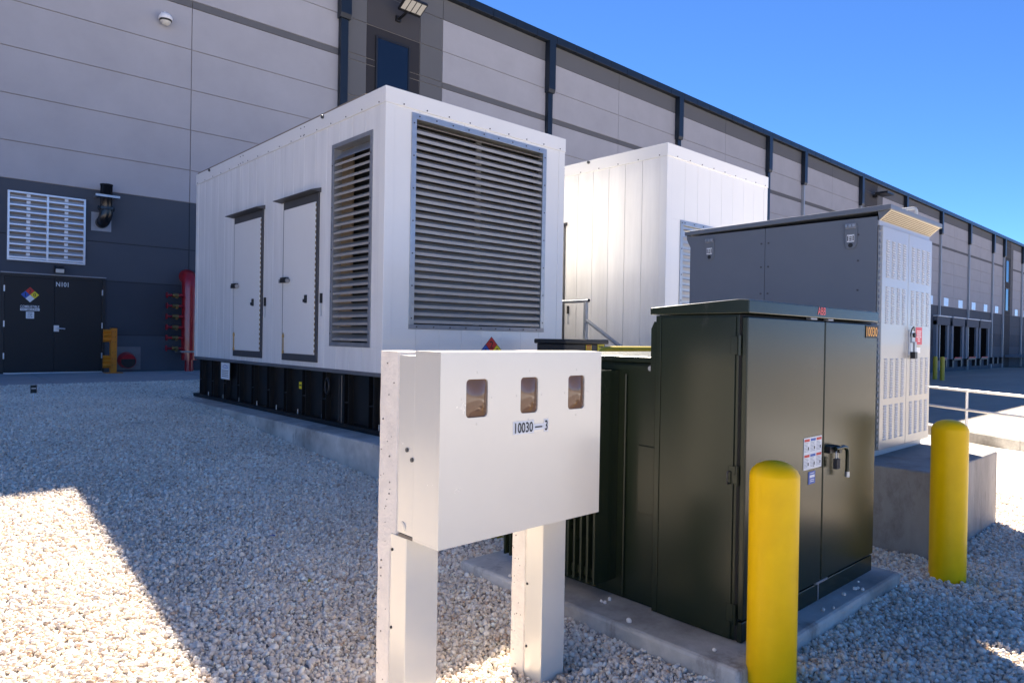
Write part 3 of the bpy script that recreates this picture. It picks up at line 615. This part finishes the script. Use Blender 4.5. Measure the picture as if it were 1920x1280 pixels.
        q.sweep([(X0 + .0, 7.62 + .05 * math.cos(a * .5236), .98 + .09 * math.sin(a * .5236)) for a in range(13)], .014, 'black', 8); q.obj('lifting_shackle', tk)
        diamond(5.55 + dx, Y0 - .003, 1.415, .185, G)
    return G
generator(0, 0, 'white generator enclosure with tall louvers on two faces and two doors', 'louver', 4.07)
generator(3.88, -.9, 'plain white generator enclosure with stair and sun glints, behind the grey cabinet', 'plain', 3.27)

# access stair by the second generator
st = thing('access_stair', (7.5, 6.9, .5), 'grey metal stair with pipe handrail beside the plain white generator', 'stair')
bx('platform', st, 7.3, 7.855, 6.85, 8.5, 1.08, 1.13, 'galv_dull', .004)
for k in range(4): bx('step', st, 7.3, 7.855, 6.05 + .2 * k, 6.27 + .2 * k, .60 + .12 * k, .635 + .12 * k, 'galv_dull')
for yy in (6.41, 6.91, 8.45):
    bx('post', st, 7.275, 7.325, yy - .025, yy + .025, .5, 2.11, 'galv', .004)
MB().cyl((7.3, 8.5, 2.13), (7.3, 6.36, 2.13), .026, 'galv', n=14).obj('top_rail', st); MB().cyl((7.3, 8.5, 1.50), (7.3, 6.40, 1.50), .018, 'galv', n=12).obj('mid_rail', st)
MB().cyl((7.3, 6.362, 2.13), (7.3, 6.355, 2.13), .024, 'black', n=14).obj('end_cap', st)
MB().cyl((7.3, 6.40, 1.86), (7.3, 5.55, 1.36), .026, 'galv', n=12).obj('sloping_rail', st); bx('post', st, 7.275, 7.325, 5.57, 5.62, .0, 1.38, 'galv', .004)
b_ = thing('supply_bin', (6.1, 5.55, .1), 'black lidded bin with yellow warning labels in front of the generator', 'bin')
MB().prism([(5.80, .12), (6.40, .12), (6.46, 1.535), (5.74, 1.535)], 'y', 5.35, 5.8, 'black').obj('bin_body', b_, .01); bx('bin_lid', b_, 5.72, 6.49, 5.32, 5.83, 1.536, 1.590, 'black', .012)
q = MB(); q.box(6.10, 6.20, 5.344, 5.348, 1.40, 1.525, 'ink_yellow')
for k in range(4): q.box(6.11, 6.19, 5.3425, 5.344, 1.425 + .027 * k, 1.44 + .027 * k, 'ink_red')
q.obj('warning_label', b_); q = MB(); q.box(6.31, 6.43, 5.344, 5.348, 1.40, 1.535, 'ink_yellow'); q.box(6.33, 6.41, 5.3425, 5.344, 1.50, 1.512, 'ink'); q.box(6.35, 6.40, 5.3425, 5.344, 1.46, 1.472, 'ink'); q.obj('warning_label', b_)
o = MB().sweep([(4.95, 4.2, -.1), (4.95, 4.2, 1.36), (4.97, 4.2, 1.44), (5.04, 4.2, 1.495), (5.12, 4.2, 1.50), (6.3, 4.2, 1.50), (6.38, 4.2, 1.48), (6.42, 4.2, 1.41), (6.42, 4.2, -.1)], .032, 'yellow_pipe', 14).obj('guard_hoop')
tag(o, 'yellow bent pipe guard hoop behind the green transformer', 'guard rail')

# ------------------------------------------------------------------ transformer
T = thing('pad_mounted_transformer', (4.0, 2.4, .1), 'dark green pad mounted transformer cabinet with double doors', 'transformer')
x0, x1, y0, y1 = 3.166, 4.85, 1.72, 2.25
bx('cabinet_body', T, x0 + .004, x1 - .004, y0 + .045, y1, .101, 1.735, 'green', .004)
bx('side_panel', T, x0 - .004, x0 + .003, y0 + .062, y1 - .025, .104, 1.725, 'green', .003)
bx('rear_flange', T, x0 - .004, x0 + .03, y1 - .022, y1 + .012, .104, 1.733, 'green', .003)
MB().prism([(y1 + .012, 1.40), (y1 + .012, 1.70), (y1 + .025, 1.70), (y1 + .045, 1.66), (y1 + .045, 1.40)], 'x', x0 - .002, x0 + .03, 'green').obj('gusset', T)
bx('door_gap', T, x0 + .006, x1 - .006, y0 + .030, y0 + .046, .104, 1.733, 'green_gap')
xm = 4.055; zb = .215
for a, b, nm in ((x0 - .004, xm - .006, 'door'), (xm + .006, x1 + .004, 'door')):
    d = MB(); d.box(a, b, y0 - .004, y0 + .028, zb, 1.722, 'green'); d.obj(nm, T, .006)
bx('base_sill', T, x0 - .002, x1 + .002, y0 + .002, y0 + .029, .102, zb - .012, 'green', .004)
bx('sill_clip', T, xm - .06, xm + .09, y0 - .006, y0 + .01, zb - .011, zb + .002, 'galv_dull'); bx('sill_clip', T, xm - .03, xm - .02, y0 - .003, y0 + .006, .105, zb - .012, 'galv_dull')
MB().prism([(y0 - .010, 1.740), (y0 - .010, 1.806), (y0 + .05, 1.810), (y1 + .05, 1.776), (y1 + .05, 1.738), (y0 + .05, 1.738)], 'x', x0 - .008, x1 + .008, 'green').obj('lid', T, .005)
bx('lid_bracket', T, xm - .20, xm - .12, y0 - .008, y0 + .02, 1.728, 1.738, 'galv_dull'); bx('lid_bracket', T, xm + .03, xm + .10, y0 - .008, y0 + .02, 1.728, 1.738, 'galv_dull')
lg = MB(); lg.text('ABB', 3.985, y0 - .0105, 1.780, .044, 'abb_red', width=.105); lg.obj('maker_logo', T)
nb = MB(); nb.box(4.655, 4.848, y0 - .0075, y0 - .005, 1.635, 1.715, 'ink'); nb.text('10030', 4.752, y0 - .0075, 1.675, .062, 'num_orange', width=.182); nb.obj('number_plate', T)
for z in (1.58, .93, .24):
    h = MB(); h.cyl((x0 - .012, y0 + .036, z - .05), (x0 - .012, y0 + .036, z + .05), .010, 'green', n=10); h.box(x0 - .010, x0 - .003, y0 + .04, y0 + .085, z - .045, z + .045, 'green'); h.obj('hinge', T, .002)
h = MB(); h.box(x0 - .022, x0 - .006, y0 + .03, y0 + .055, .895, .935, 'green'); h.sweep([(x0 - .006, y0 + .08, .885), (x0 - .028, y0 + .08, .885), (x0 - .028, y0 + .08, .945), (x0 - .006, y0 + .08, .945)], .004, 'frame_dark', 8); h.obj('side_latch', T)
st_ = MB(); sx0, sx1, sz0, sz1 = 3.80, 4.03, .885, 1.065; yy = y0 - .0065
st_.box(sx0, sx1, yy, yy + .002, sz0, sz1, 'white_sign')
cw = (sx1 - sx0) / 3
for r in (0, 1):
    for c in range(3):
        a = sx0 + c * cw + .006; zt = sz1 - .008 - r * .088
        st_.box(a, a + cw - .012, yy - .001, yy, zt - .014, zt, 'ink_blue' if c == 1 else 'ink_red')
        for k in range(7): st_.box(a, a + (cw - .012) * random.uniform(.55, 1), yy - .001, yy, zt - .022 - .008 * k, zt - .0195 - .008 * k, 'cab_slot')
        st_.box(a + .045, a + .055, yy - .0012, yy, zt - .062, zt - .045, 'ink')
st_.text('A1', sx0 + .125, yy, sz0 + .015, .012, 'ink'); st_.obj('warning_sticker', T)
bl = MB(); bl.box(3.865, 3.95, yy, yy + .002, .80, .87, 'ink_blue'); bl.box(3.88, 3.94, yy - .001, yy, .835, .850, 'white_sign')
for z in (.822, .812, .858): bl.box(3.885, 3.935, yy - .001, yy, z, z + .004, 'white_sign')
bl.obj('blue_sticker', T)
h = MB(); yh = y0 - .004
h.box(4.085, 4.20, yh - .03, yh, .955, .995, 'black'); h.cyl((4.17, yh, .975), (4.17, yh - .055, .975), .022, 'black', n=14)
h.sweep([(4.12, yh - .045, .982), (4.22, yh - .05, .985), (4.262, yh - .05, .975), (4.28, yh - .05, .95), (4.282, yh - .05, .92), (4.28, yh - .05, .83)], .012, 'green', 10); h.cyl((4.28, yh - .05, .832), (4.28, yh - .05, .80), .014, 'galv', n=10); h.obj('door_handle', T, .002)
h = MB(); h.sweep([(4.138, yh - .04, .92), (4.138, yh - .04, .958), (4.150, yh - .04, .97), (4.162, yh - .04, .958), (4.162, yh - .04, .92)], .004, 'galv', 8); h.box(4.128, 4.172, yh - .052, yh - .028, .862, .922, 'inner_dark'); h.obj('padlock', T, .002)
h = MB(); h.lathe((0, 0, 0), [(.001, 0), (.001, 0)], 'green') if False else None
tb = MB(); tb.box(3.20, 4.82, y1 + .002, 3.42, .101, 1.468, 'green'); tb.obj('tank', T, .006); bx('tank_cover', T, 3.185, 4.835, y1 + .013, 3.44, 1.469, 1.503, 'green', .006)
MB().cyl((3.19, y1 + .235, .12), (3.19, y1 + .235, 1.40), .008, 'green', n=8).obj('weld_rib', T); bx('tank_flange', T, 3.175, 3.20, y1 + .02, 3.40, 1.425, 1.455, 'green')
MB().cyl((3.196, y1 + .05, 1.44), (3.165, y1 + .05, 1.44), .014, 'galv', n=10).cyl((3.196, y1 + .05, 1.44), (3.175, y1 + .05, 1.44), .022, 'black', n=10).obj('ground_lug', T)
bx('access_plate', T, 3.188, 3.199, y1 + .02, y1 + .14, .62, 1.0, 'green', .002)
fin = None
for k in range(16):
    if fin is None: fin = MB().box(3.0, 3.199, 2.54, 2.556, .20, 1.42, 'green').obj('radiator_fin', T, .004)
    else:
        c = fin.copy(); scn.collection.objects.link(c); c.location.y = .05 * k
bx('radiator_header', T, 3.03, 3.17, 2.557, 3.29, 1.34, 1.39, 'green'); bx('radiator_header', T, 3.03, 3.17, 2.557, 3.29, .23, .28, 'green')

# ------------------------------------------------------------------ switchgear cabinet
C = thing('switchgear_cabinet', (6.77, 3.05, .645), 'grey switchgear cabinet with two slotted doors on a tall plinth', 'electrical cabinet')
x0, x1, y0, y1, z0, z1 = 6.13, 7.41, 2.17, 3.98, .70, 2.66
bx('base_channel', C, x0 + .02, x1 - .02, y0 + .03, y1 - .03, .646, .699, 'cab_slot_l')
bx('side_panel', C, x0, x0 + .02, 3.172, y1, z0, z1, 'cab_grey', .002); bx('side_panel', C, x0, x0 + .02, y0 + .012, 3.168, z0, z1, 'cab_grey', .002)
bx('body', C, x0 + .021, x1, y0 + .012, y1 - .002, z0, z1 - .001, 'cab_grey')
rv = MB()
for yy in (3.135, 3.205, 2.33): rivets(rv, [(x0, yy, z) for z in (1.0, 1.4, 1.8, 2.05, 2.3, 2.52)], 'x')
rv.obj('rivets', C)
MB().prism([(y0 - .10, 2.705), (y0 - .10, 2.745), (y1 + .05, 2.715), (y1 + .05, 2.672), (y0 - .06, 2.70)], 'x', x0 - .03, x1 + .04, 'cab_grey').obj('roof', C, .004)
MB().prism([(y1 + .0, 2.55), (y1 + .0, 2.67), (y1 + .045, 2.67), (y1 + .04, 2.63)], 'x', x0, x0 + .02, 'cab_grey').obj('rear_gusset', C)
sf = MB(); P0 = Vector((0, y0 - .002, 2.625)); P1 = Vector((0, y0 - .092, 2.703)); dv = P1 - P0; nrm = Vector((0, dv.z, -dv.y)).normalized() * -1
if nrm.y > 0: nrm = -nrm
sf.add([(x0, P0.y, P0.z), (x1, P0.y, P0.z), (x1, P1.y, P1.z), (x0, P1.y, P1.z)], [(0, 1, 2, 3)], 'soffit')
sf.add([(x0, P0.y, P0.z), (x0, P1.y, P1.z), (x0, y0 + .01, P1.z)], [(0, 1, 2)], 'cab_grey'); sf.add([(x1, P0.y, P0.z), (x1, P1.y, P1.z), (x1, y0 + .01, P1.z)], [(0, 2, 1)], 'cab_grey')
so_ = sf.obj('vent_hood', C)
pf = MB()
for i in range(44):
    for j in range(7):
        x = x0 + .04 + i * (x1 - x0 - .08) / 43; c0 = P0 + dv * ((j + .8) / 7.8) + nrm * .0015; u = dv.normalized() * .0035
        pf.add([(x - .009, c0.y - u.y, c0.z - u.z), (x + .009, c0.y - u.y, c0.z - u.z), (x + .009, c0.y + u.y, c0.z + u.z), (x - .009, c0.y + u.y, c0.z + u.z)], [(0, 1, 2, 3)], 'hole_dark')
pf.obj('hole_marks', so_)  # dark quads laid on the hood; the shade inside each opening is painted
bx('door_header', C, x0, x1, y0 - .004, y0 + .011, 2.585, 2.628, 'cab_door', .002)
xm = 6.765
for a, b in ((x0 + .012, xm - .003), (xm + .003, x1 - .006)):
    dr_ = MB().box(a, b, y0 - .03, y0 + .011, z0 + .01, 2.582, 'cab_door').obj('door', C, .006)
    for (s0, s1) in ((2.16, 2.50), (1.77, 2.11), (1.14, 1.49), (.79, 1.11)):
        n = int((s1 - s0) / .0215)
        for c in range(4):
            lb = MB(); xc = a + .085 + c * (b - a - .20) / 3.15
            for k in range(n):
                z = s0 + k * .0215
                lb.prism([(y0 - .0302, z), (y0 - .0365, z + .001), (y0 - .0365, z + .0035), (y0 - .0302, z + .011)], 'x', xc, xc + .062, 'cab_slot_l'); lb.box(xc, xc + .062, y0 - .0312, y0 - .0301, z - .005, z, 'cab_slot')  # no slot cut; darker strip under each lip stands in for its shade
            lb.obj('louver_column', dr_)
hg = MB()
for k in range(36): hg.cyl((x0 + .004, y0 - .012, z0 + .04 + k * .0515), (x0 + .004, y0 - .012, z0 + .07 + k * .0515), .008, 'galv_dull', n=6)
hg.obj('hinge', C)
hd = MB(); yq = y0 - .03
hd.box(6.79, 6.885, yq - .014, yq, 1.50, 1.72, 'alu'); hd.box(6.80, 6.875, yq - .03, yq - .013, 1.61, 1.70, 'galv'); hd.cyl((6.838, yq - .02, 1.68), (6.838, yq - .045, 1.68), .022, 'black', n=12); hd.box(6.815, 6.86, yq - .05, yq - .03, 1.52, 1.62, 'galv'); hd.box(6.805, 6.87, yq - .055, yq - .014, 1.47, 1.53, 'black')
hd.sweep([(6.80, yq - .01, 1.66), (6.80, yq - .03, 1.74), (6.84, yq - .03, 1.755), (6.885, yq - .02, 1.72)], .006, 'black', 8); hd.obj('door_handle', C, .003)
q = MB(); q.box(6.985, 7.155, yq - .0025, yq - .0005, 1.595, 1.755, 'sign_red')
for k in range(6): q.box(7.07 - .06 * (1, .9, .9, 1, .5, .5)[k], 7.07 + .06 * (1, .9, .9, 1, .5, .5)[k], yq - .0035, yq - .0025, 1.715 - .018 * k, 1.722 - .018 * k, 'white_sign')
q.obj('danger_sign', C); q = MB(); q.box(7.01, 7.115, yq - .0025, yq - .0005, 1.52, 1.57, 'white_sign'); q.box(7.02, 7.11, yq - .0025, yq - .0005, 1.572, 1.588, 'soffit'); q.obj('rating_label', C)
for yy in (3.75, 2.39):
    u = MB(); u.prism([(yy - .05, 2.44), (yy - .03, 2.405), (yy + .03, 2.405), (yy + .05, 2.44), (yy + .05, 2.60), (yy - .05, 2.60)], 'x', x0 - .014, x0 - .001, 'cab_grey'); u.box(x0 - .026, x0 - .0145, yy - .045, yy + .045, 2.575, 2.62, 'galv_dull'); uo = u.obj('lifting_lug', C, .003)
    e = MB()
    for k in (-.03, 0, .03): e.cyl((x0 - .026, yy + k, 2.60), (x0 - .036, yy + k, 2.60), .011, 'galv', n=6)
    e.cyl((x0 - .0142, yy, 2.435), (x0 - .0165, yy, 2.435), .019, 'ink', n=14); e.obj('bolts', uo)
    e = MB(); e.box(x0 - .0165, x0 - .0145, yy - .03, yy + .03, 2.462, 2.525, 'white_sign')
    for k in (-1, 1): e.box(x0 - .018, x0 - .0165, yy + k * .022 - .004, yy + k * .022 + .004, 2.472, 2.515, 'ink')
    for k in range(3): e.box(x0 - .018, x0 - .0165, yy - .010, yy + .010, 2.472 + .014 * k, 2.48 + .014 * k, 'ink')
    e.obj('lift_label', uo)
e = MB(); e.sweep([(7.27, 2.24, 2.74), (7.27, 2.24, 2.87), (7.27, 2.25, 2.89), (7.27, 2.27, 2.895), (7.27, 2.55, 2.895)], .014, 'cab_slot_l', 8); e.obj('roof_conduit', C)

# ------------------------------------------------------------------ meter panel on two concrete posts
Pn = thing('meter_panel', (2.1, 2.3, -.04), 'pale metal metering enclosure with three tinted windows on two concrete posts', 'meter panel')
X0, X1, Y0 = 1.543, 2.464, 2.064; ZT, ZB = 1.540, .801; Q = lambda v: v * .96; QZ = lambda v: 1.6 + (v - 1.6) * .96
wins = [(Q(1.735), Q(1.852)), (Q(2.035), Q(2.142)), (Q(2.335), Q(2.45))]; wz0, wz1 = QZ(1.272), QZ(1.43)
f = MB(); zs = [ZB, wz0, wz1, ZT - .012]
f.box(X0, X1, Y0, Y0 + .012, ZB, wz0, 'panel_metal'); f.box(X0, X1, Y0, Y0 + .012, wz1, ZT, 'panel_metal')
xs = [X0] + [v for p in wins for v in p] + [X1]
for a, b in zip(xs[0::2], xs[1::2]): f.box(a, b, Y0, Y0 + .012, wz0, wz1, 'panel_metal')
bm_ = f.obj('front_cover', Pn)
bd = MB(); bd.box(X0, X1, Y0 + .0125, Y0 + .165, ZT - .010, ZT + .002, 'panel_metal'); bd.box(X0, X1, Y0 + .0125, Y0 + .165, ZB, ZB + .008, 'panel_metal'); bd.box(X0, X0 + .008, Y0 + .0125, Y0 + .165, ZB + .0085, ZT - .0105, 'panel_metal'); bd.box(X1 - .008, X1, Y0 + .0125, Y0 + .165, ZB + .0085, ZT - .0105, 'panel_metal'); bd.box(X0 + .0085, X1 - .0085, Y0 + .10, Y0 + .11, ZB + .01, ZT - .011, 'inner_tan')
bd.obj('enclosure_body', Pn)
bx('back_box', Pn, X0 + .001, X1 - .001, Y0 + .1655, Y0 + .275, ZB + .012, ZT - .018, 'panel_metal', .003)
bx('flange_lip', Pn, X0 - .001, X0 + .16, Y0 + .167, Y0 + .262, ZB - .001, ZB + .011, 'inner_tan')
for a, b in wins:
    n = 10; V = []; 
    for j in range(n + 1):
        for i in range(n + 1):
            u = i / n * 2 - 1; v = j / n * 2 - 1; bul = (1 - u * u) * (1 - v * v)
            V.append((a + (b - a) * i / n, Y0 + .0085 - .020 * bul ** .8 + .018 * 0, wz0 + (wz1 - wz0) * j / n))
    MB().add(V, [(j * (n + 1) + i, j * (n + 1) + i + 1, (j + 1) * (n + 1) + i + 1, (j + 1) * (n + 1) + i) for j in range(n) for i in range(n)], 'bronze', True).obj('tinted_window', Pn)
    cr = MB(); r_ = .016; inn = []; out = []; e = .0015
    for cx, cz, a0 in ((b - e - r_, wz1 - e - r_, 0), (a + e + r_, wz1 - e - r_, 90), (a + e + r_, wz0 + e + r_, 180), (b - e - r_, wz0 + e + r_, 270)):
        for q in range(7):
            t = R(a0 + 15 * q); inn.append((cx + r_ * math.cos(t), cz + r_ * math.sin(t)))
            out.append((b if a0 in (0, 270) else a, wz1 if a0 in (0, 90) else wz0))
    n = len(inn); V = [(x, Y0 + .0006, z) for x, z in inn] + [(x, Y0 + .0006, z) for x, z in out] + [(x, Y0 + .011, z) for x, z in inn]
    fs = []
    for q in range(n):
        w_ = (q + 1) % n
        fs.append((q, w_, n + w_, n + q) if out[q] != out[w_] else (q, w_, n + q)); fs.append((q, 2 * n + q, 2 * n + w_, w_))
    cr.add(V, fs, 'panel_metal'); cr.obj('window_bezel', bm_)
    rv = MB()
    for cx, cz in (((a + b) / 2, wz1 + .025), ((a + b) / 2, wz0 - .025), (a - .02, (wz0 + wz1) / 2), (b + .02, (wz0 + wz1) / 2)): rv.cyl((cx, Y0 + .002, cz), (cx, Y0 - .0015, cz), .004, 'panel_metal', n=8)
    rv.obj('rivets', bm_)
q = MB(); zc = QZ(1.213)
q.box(Q(1.994), Q(2.117), Y0 - .002, Y0 - .0003, zc - .027, zc + .027, 'white_sign'); q.box(Q(2.1175), Q(2.180), Y0 - .002, Y0 - .0003, zc - .016, zc + .009, 'white_sign'); q.box(Q(2.1805), Q(2.207), Y0 - .002, Y0 - .0003, zc - .027, zc + .027, 'white_sign')
q.text('10030', Q(2.057), Y0 - .002, zc, .043, 'ink', width=.102); q.box(Q(2.124), Q(2.168), Y0 - .0032, Y0 - .002, zc - .006, zc - .0005, 'ink'); q.text('3', Q(2.193), Y0 - .002, zc, .043, 'ink', width=.0165); q.obj('number_decal', Pn)
q = MB(); q.cyl((X0 + .0015, Y0 + .235, .842), (X0 - .0025, Y0 + .235, .842), .020, 'panel_metal', n=24); q.cyl((X0 - .002, Y0 + .235, .842), (X0 - .004, Y0 + .235, .842), .014, 'panel_metal', n=24); q.obj('knockout', Pn)
q = MB(); rivets(q, [(X0 - .0, Y0 + .21, 1.15), (X0 - .0, Y0 + .175, 1.115)], 'x'); q.obj('bolts', Pn)
for a in (X0, X1 - .155):
    yb = Y0 + .276; zg = -.15
    po = MB(); n = 24; V = []; z_ = np.linspace(zg, 1.536, n)
    # slightly irregular cast post: rings of eight points
    for z in z_:
        c = .012; xx0, xx1, ya, yb2 = a + .002, a + .153, (yb if z > ZB else Y0 + .318), Y0 + .43
        j = lambda: random.uniform(-.0022, .0022)
        V += [(xx0 + c, ya, z), (xx1 - c, ya, z), (xx1 + j(), ya + c, z), (xx1 + j(), yb2 - c, z), (xx1 - c + j(), yb2, z), (xx0 + c + j(), yb2 + j(), z), (xx0 + j(), yb2 - c, z), (xx0 + j() * .4, ya + c, z)]
    po.add(V, [(i * 8 + k, i * 8 + (k + 1) % 8, (i + 1) * 8 + (k + 1) % 8, (i + 1) * 8 + k) for i in range(n - 1) for k in range(8)] + [tuple((n - 1) * 8 + k for k in range(8))], 'post_conc')
    for k in range(34):
        z = random.uniform(0, 1.5); yy = random.uniform((yb if z > ZB else Y0 + .33) + .02, Y0 + .415); r = random.choice((.0015, .002, .003, .004))
        po.cyl((a + .0025, yy, z), (a - .0006, yy, z), r, 'pit', n=6)
    pc = po.obj('concrete_post', Pn)
    cv = MB(); t = .004; ya, yb2 = Y0 + .205, Y0 + .317
    cv.box(a, a + t, ya + t, yb2, zg, ZB - .002, 'panel_metal'); cv.box(a + .155 - t, a + .155, ya + t, yb2, zg, ZB - .002, 'panel_metal'); cv.box(a, a + .155, ya, ya + t, zg, ZB - .002, 'panel_metal'); co = cv.obj('post_cover', Pn, .0015)
    s_ = MB()
    for z in (.735, .42, .12): s_.cyl((a, yb2 - .012, z), (a - .004, yb2 - .012, z), .006, 'ink', n=10)
    s_.obj('screws', co)

# ------------------------------------------------------------------ bollards, rail, kerb
def bollard(x, y, z0, zt, r, label, group=None, mt='yellow'):
    prof = [(r, z0), (r, zt - .045), (r * .985, zt - .036), (r * .90, zt - .016), (r * .72, zt + .004), (r * .45, zt + .018), (r * .2, zt + .024), (.002, zt + .025)]
    return tag(MB().lathe((x, y, 0), prof, mt, n=48).obj('bollard'), label, 'bollard', group)
bollard(3.055, 1.512, -.2, 1.027, .110, 'yellow steel bollard in front of the green transformer doors')
bollard(5.40, 1.43, -.2, 1.065, .111, 'yellow steel bollard in front of the concrete plinth')
for (x, y) in ((51.6, 14.6), (50.6, 13.9)): bollard(x, y, -.75, .80, .13, 'far yellow bollard in the truck yard beside the loading docks', 'yard bollards', 'yellow_pipe')
KP = lambda t, off=0: (K0.x + KD.x * t + KD.y * off, K0.y + KD.y * t - KD.x * off)
k = MB(); n0, n1 = -8.0, 13.0
def kbox(mb, t0, t1, w0, w1, z0, z1, mt):
    a, b, c, d = KP(t0, w0), KP(t1, w0), KP(t1, w1), KP(t0, w1)
    mb.add([(*a, z0), (*b, z0), (*c, z0), (*d, z0), (*a, z1), (*b, z1), (*c, z1), (*d, z1)], [(0, 1, 2, 3), (7, 6, 5, 4), (4, 5, 1, 0), (5, 6, 2, 1), (6, 7, 3, 2), (7, 4, 0, 3)], mt)
t = n0
while t < n1:
    kbox(k, t, t + 2.39, 0, .30, -.78, -.46, 'concrete'); t += 2.4
tag(k.obj('kerb', bevel=.012), kind='structure')
rl = thing('guard_railing', (K0.x, K0.y, -.46), 'white two bar pipe railing along the kerb above the truck yard', 'railing')
for z in (.50, .04):
    a, b = KP(n0 + .3, .12), KP(n1 - .3, .12); MB().cyl((*a, z), (*b, z), .032, 'rail_white', n=10).obj('rail', rl)
t = n0 + .45
while t < n1: a = KP(t, .12); MB().cyl((*a, -.47), (*a, .50), .030, 'rail_white', n=10).obj('post', rl); t += 2.15

# loose stones kicked up on the transformer pad
for i in range(16):
    x, y = random.choice(((random.uniform(2.93, 3.12), random.uniform(1.75, 3.4)), (random.uniform(3.2, 4.9), random.uniform(1.60, 1.69))))
    s = stone(0) * random.uniform(.009, .014) + (x, y, .108)
    o = MB().add(s.tolist(), IF.tolist(), 'post_conc', True).obj('loose_stone'); tag(o, 'small loose pale stone lying on the low transformer pad', 'stone', 'stones on the transformer pad')

# small litter and a weed in the gravel
def leaf_obj(name, x, y, z, L_, mt, label, cat, n=1):
    b = MB()
    for k in range(n):
        a0 = random.uniform(0, 6.28); e = random.uniform(.25, 1.0) if n > 1 else .25; ca, sa = math.cos(a0), math.sin(a0); w_ = L_ * .2
        row = []
        for i in range(6):
            t = i / 5; r = L_ * t; hz_ = L_ * (e * t - .55 * t * t) + .012; ww = w_ * math.sin(math.pi * min(.98, t * .9 + .08))
            row += [(x + ca * r - sa * ww, y + sa * r + ca * ww, z + hz_), (x + ca * r, y + sa * r, z + hz_ - .15 * ww), (x + ca * r + sa * ww, y + sa * r - ca * ww, z + hz_)]
        b.add(row, [(3 * i + j, 3 * i + j + 1, 3 * i + j + 4, 3 * i + j + 3) for i in range(5) for j in (0, 1)], mt, True)
    return tag(b.obj(name), label, cat)
leaf_obj('dry_leaf', 2.04, 4.07, gz(4.07) + .012, .05, 'leaf', 'single dry yellow leaf lying on the shaded gravel', 'leaf')
leaf_obj('weed', 3.62, 3.98, gz(3.98, 3.62) + .01, .13, 'leaf', 'small yellow weed growing in gravel behind the meter panel', 'plant', 9)
leaf_obj('plastic_scrap', 2.18, 4.92, gz(4.92) + .014, .045, 'ink_blue', 'tiny blue plastic scrap lying on the shaded gravel', 'litter', 2)
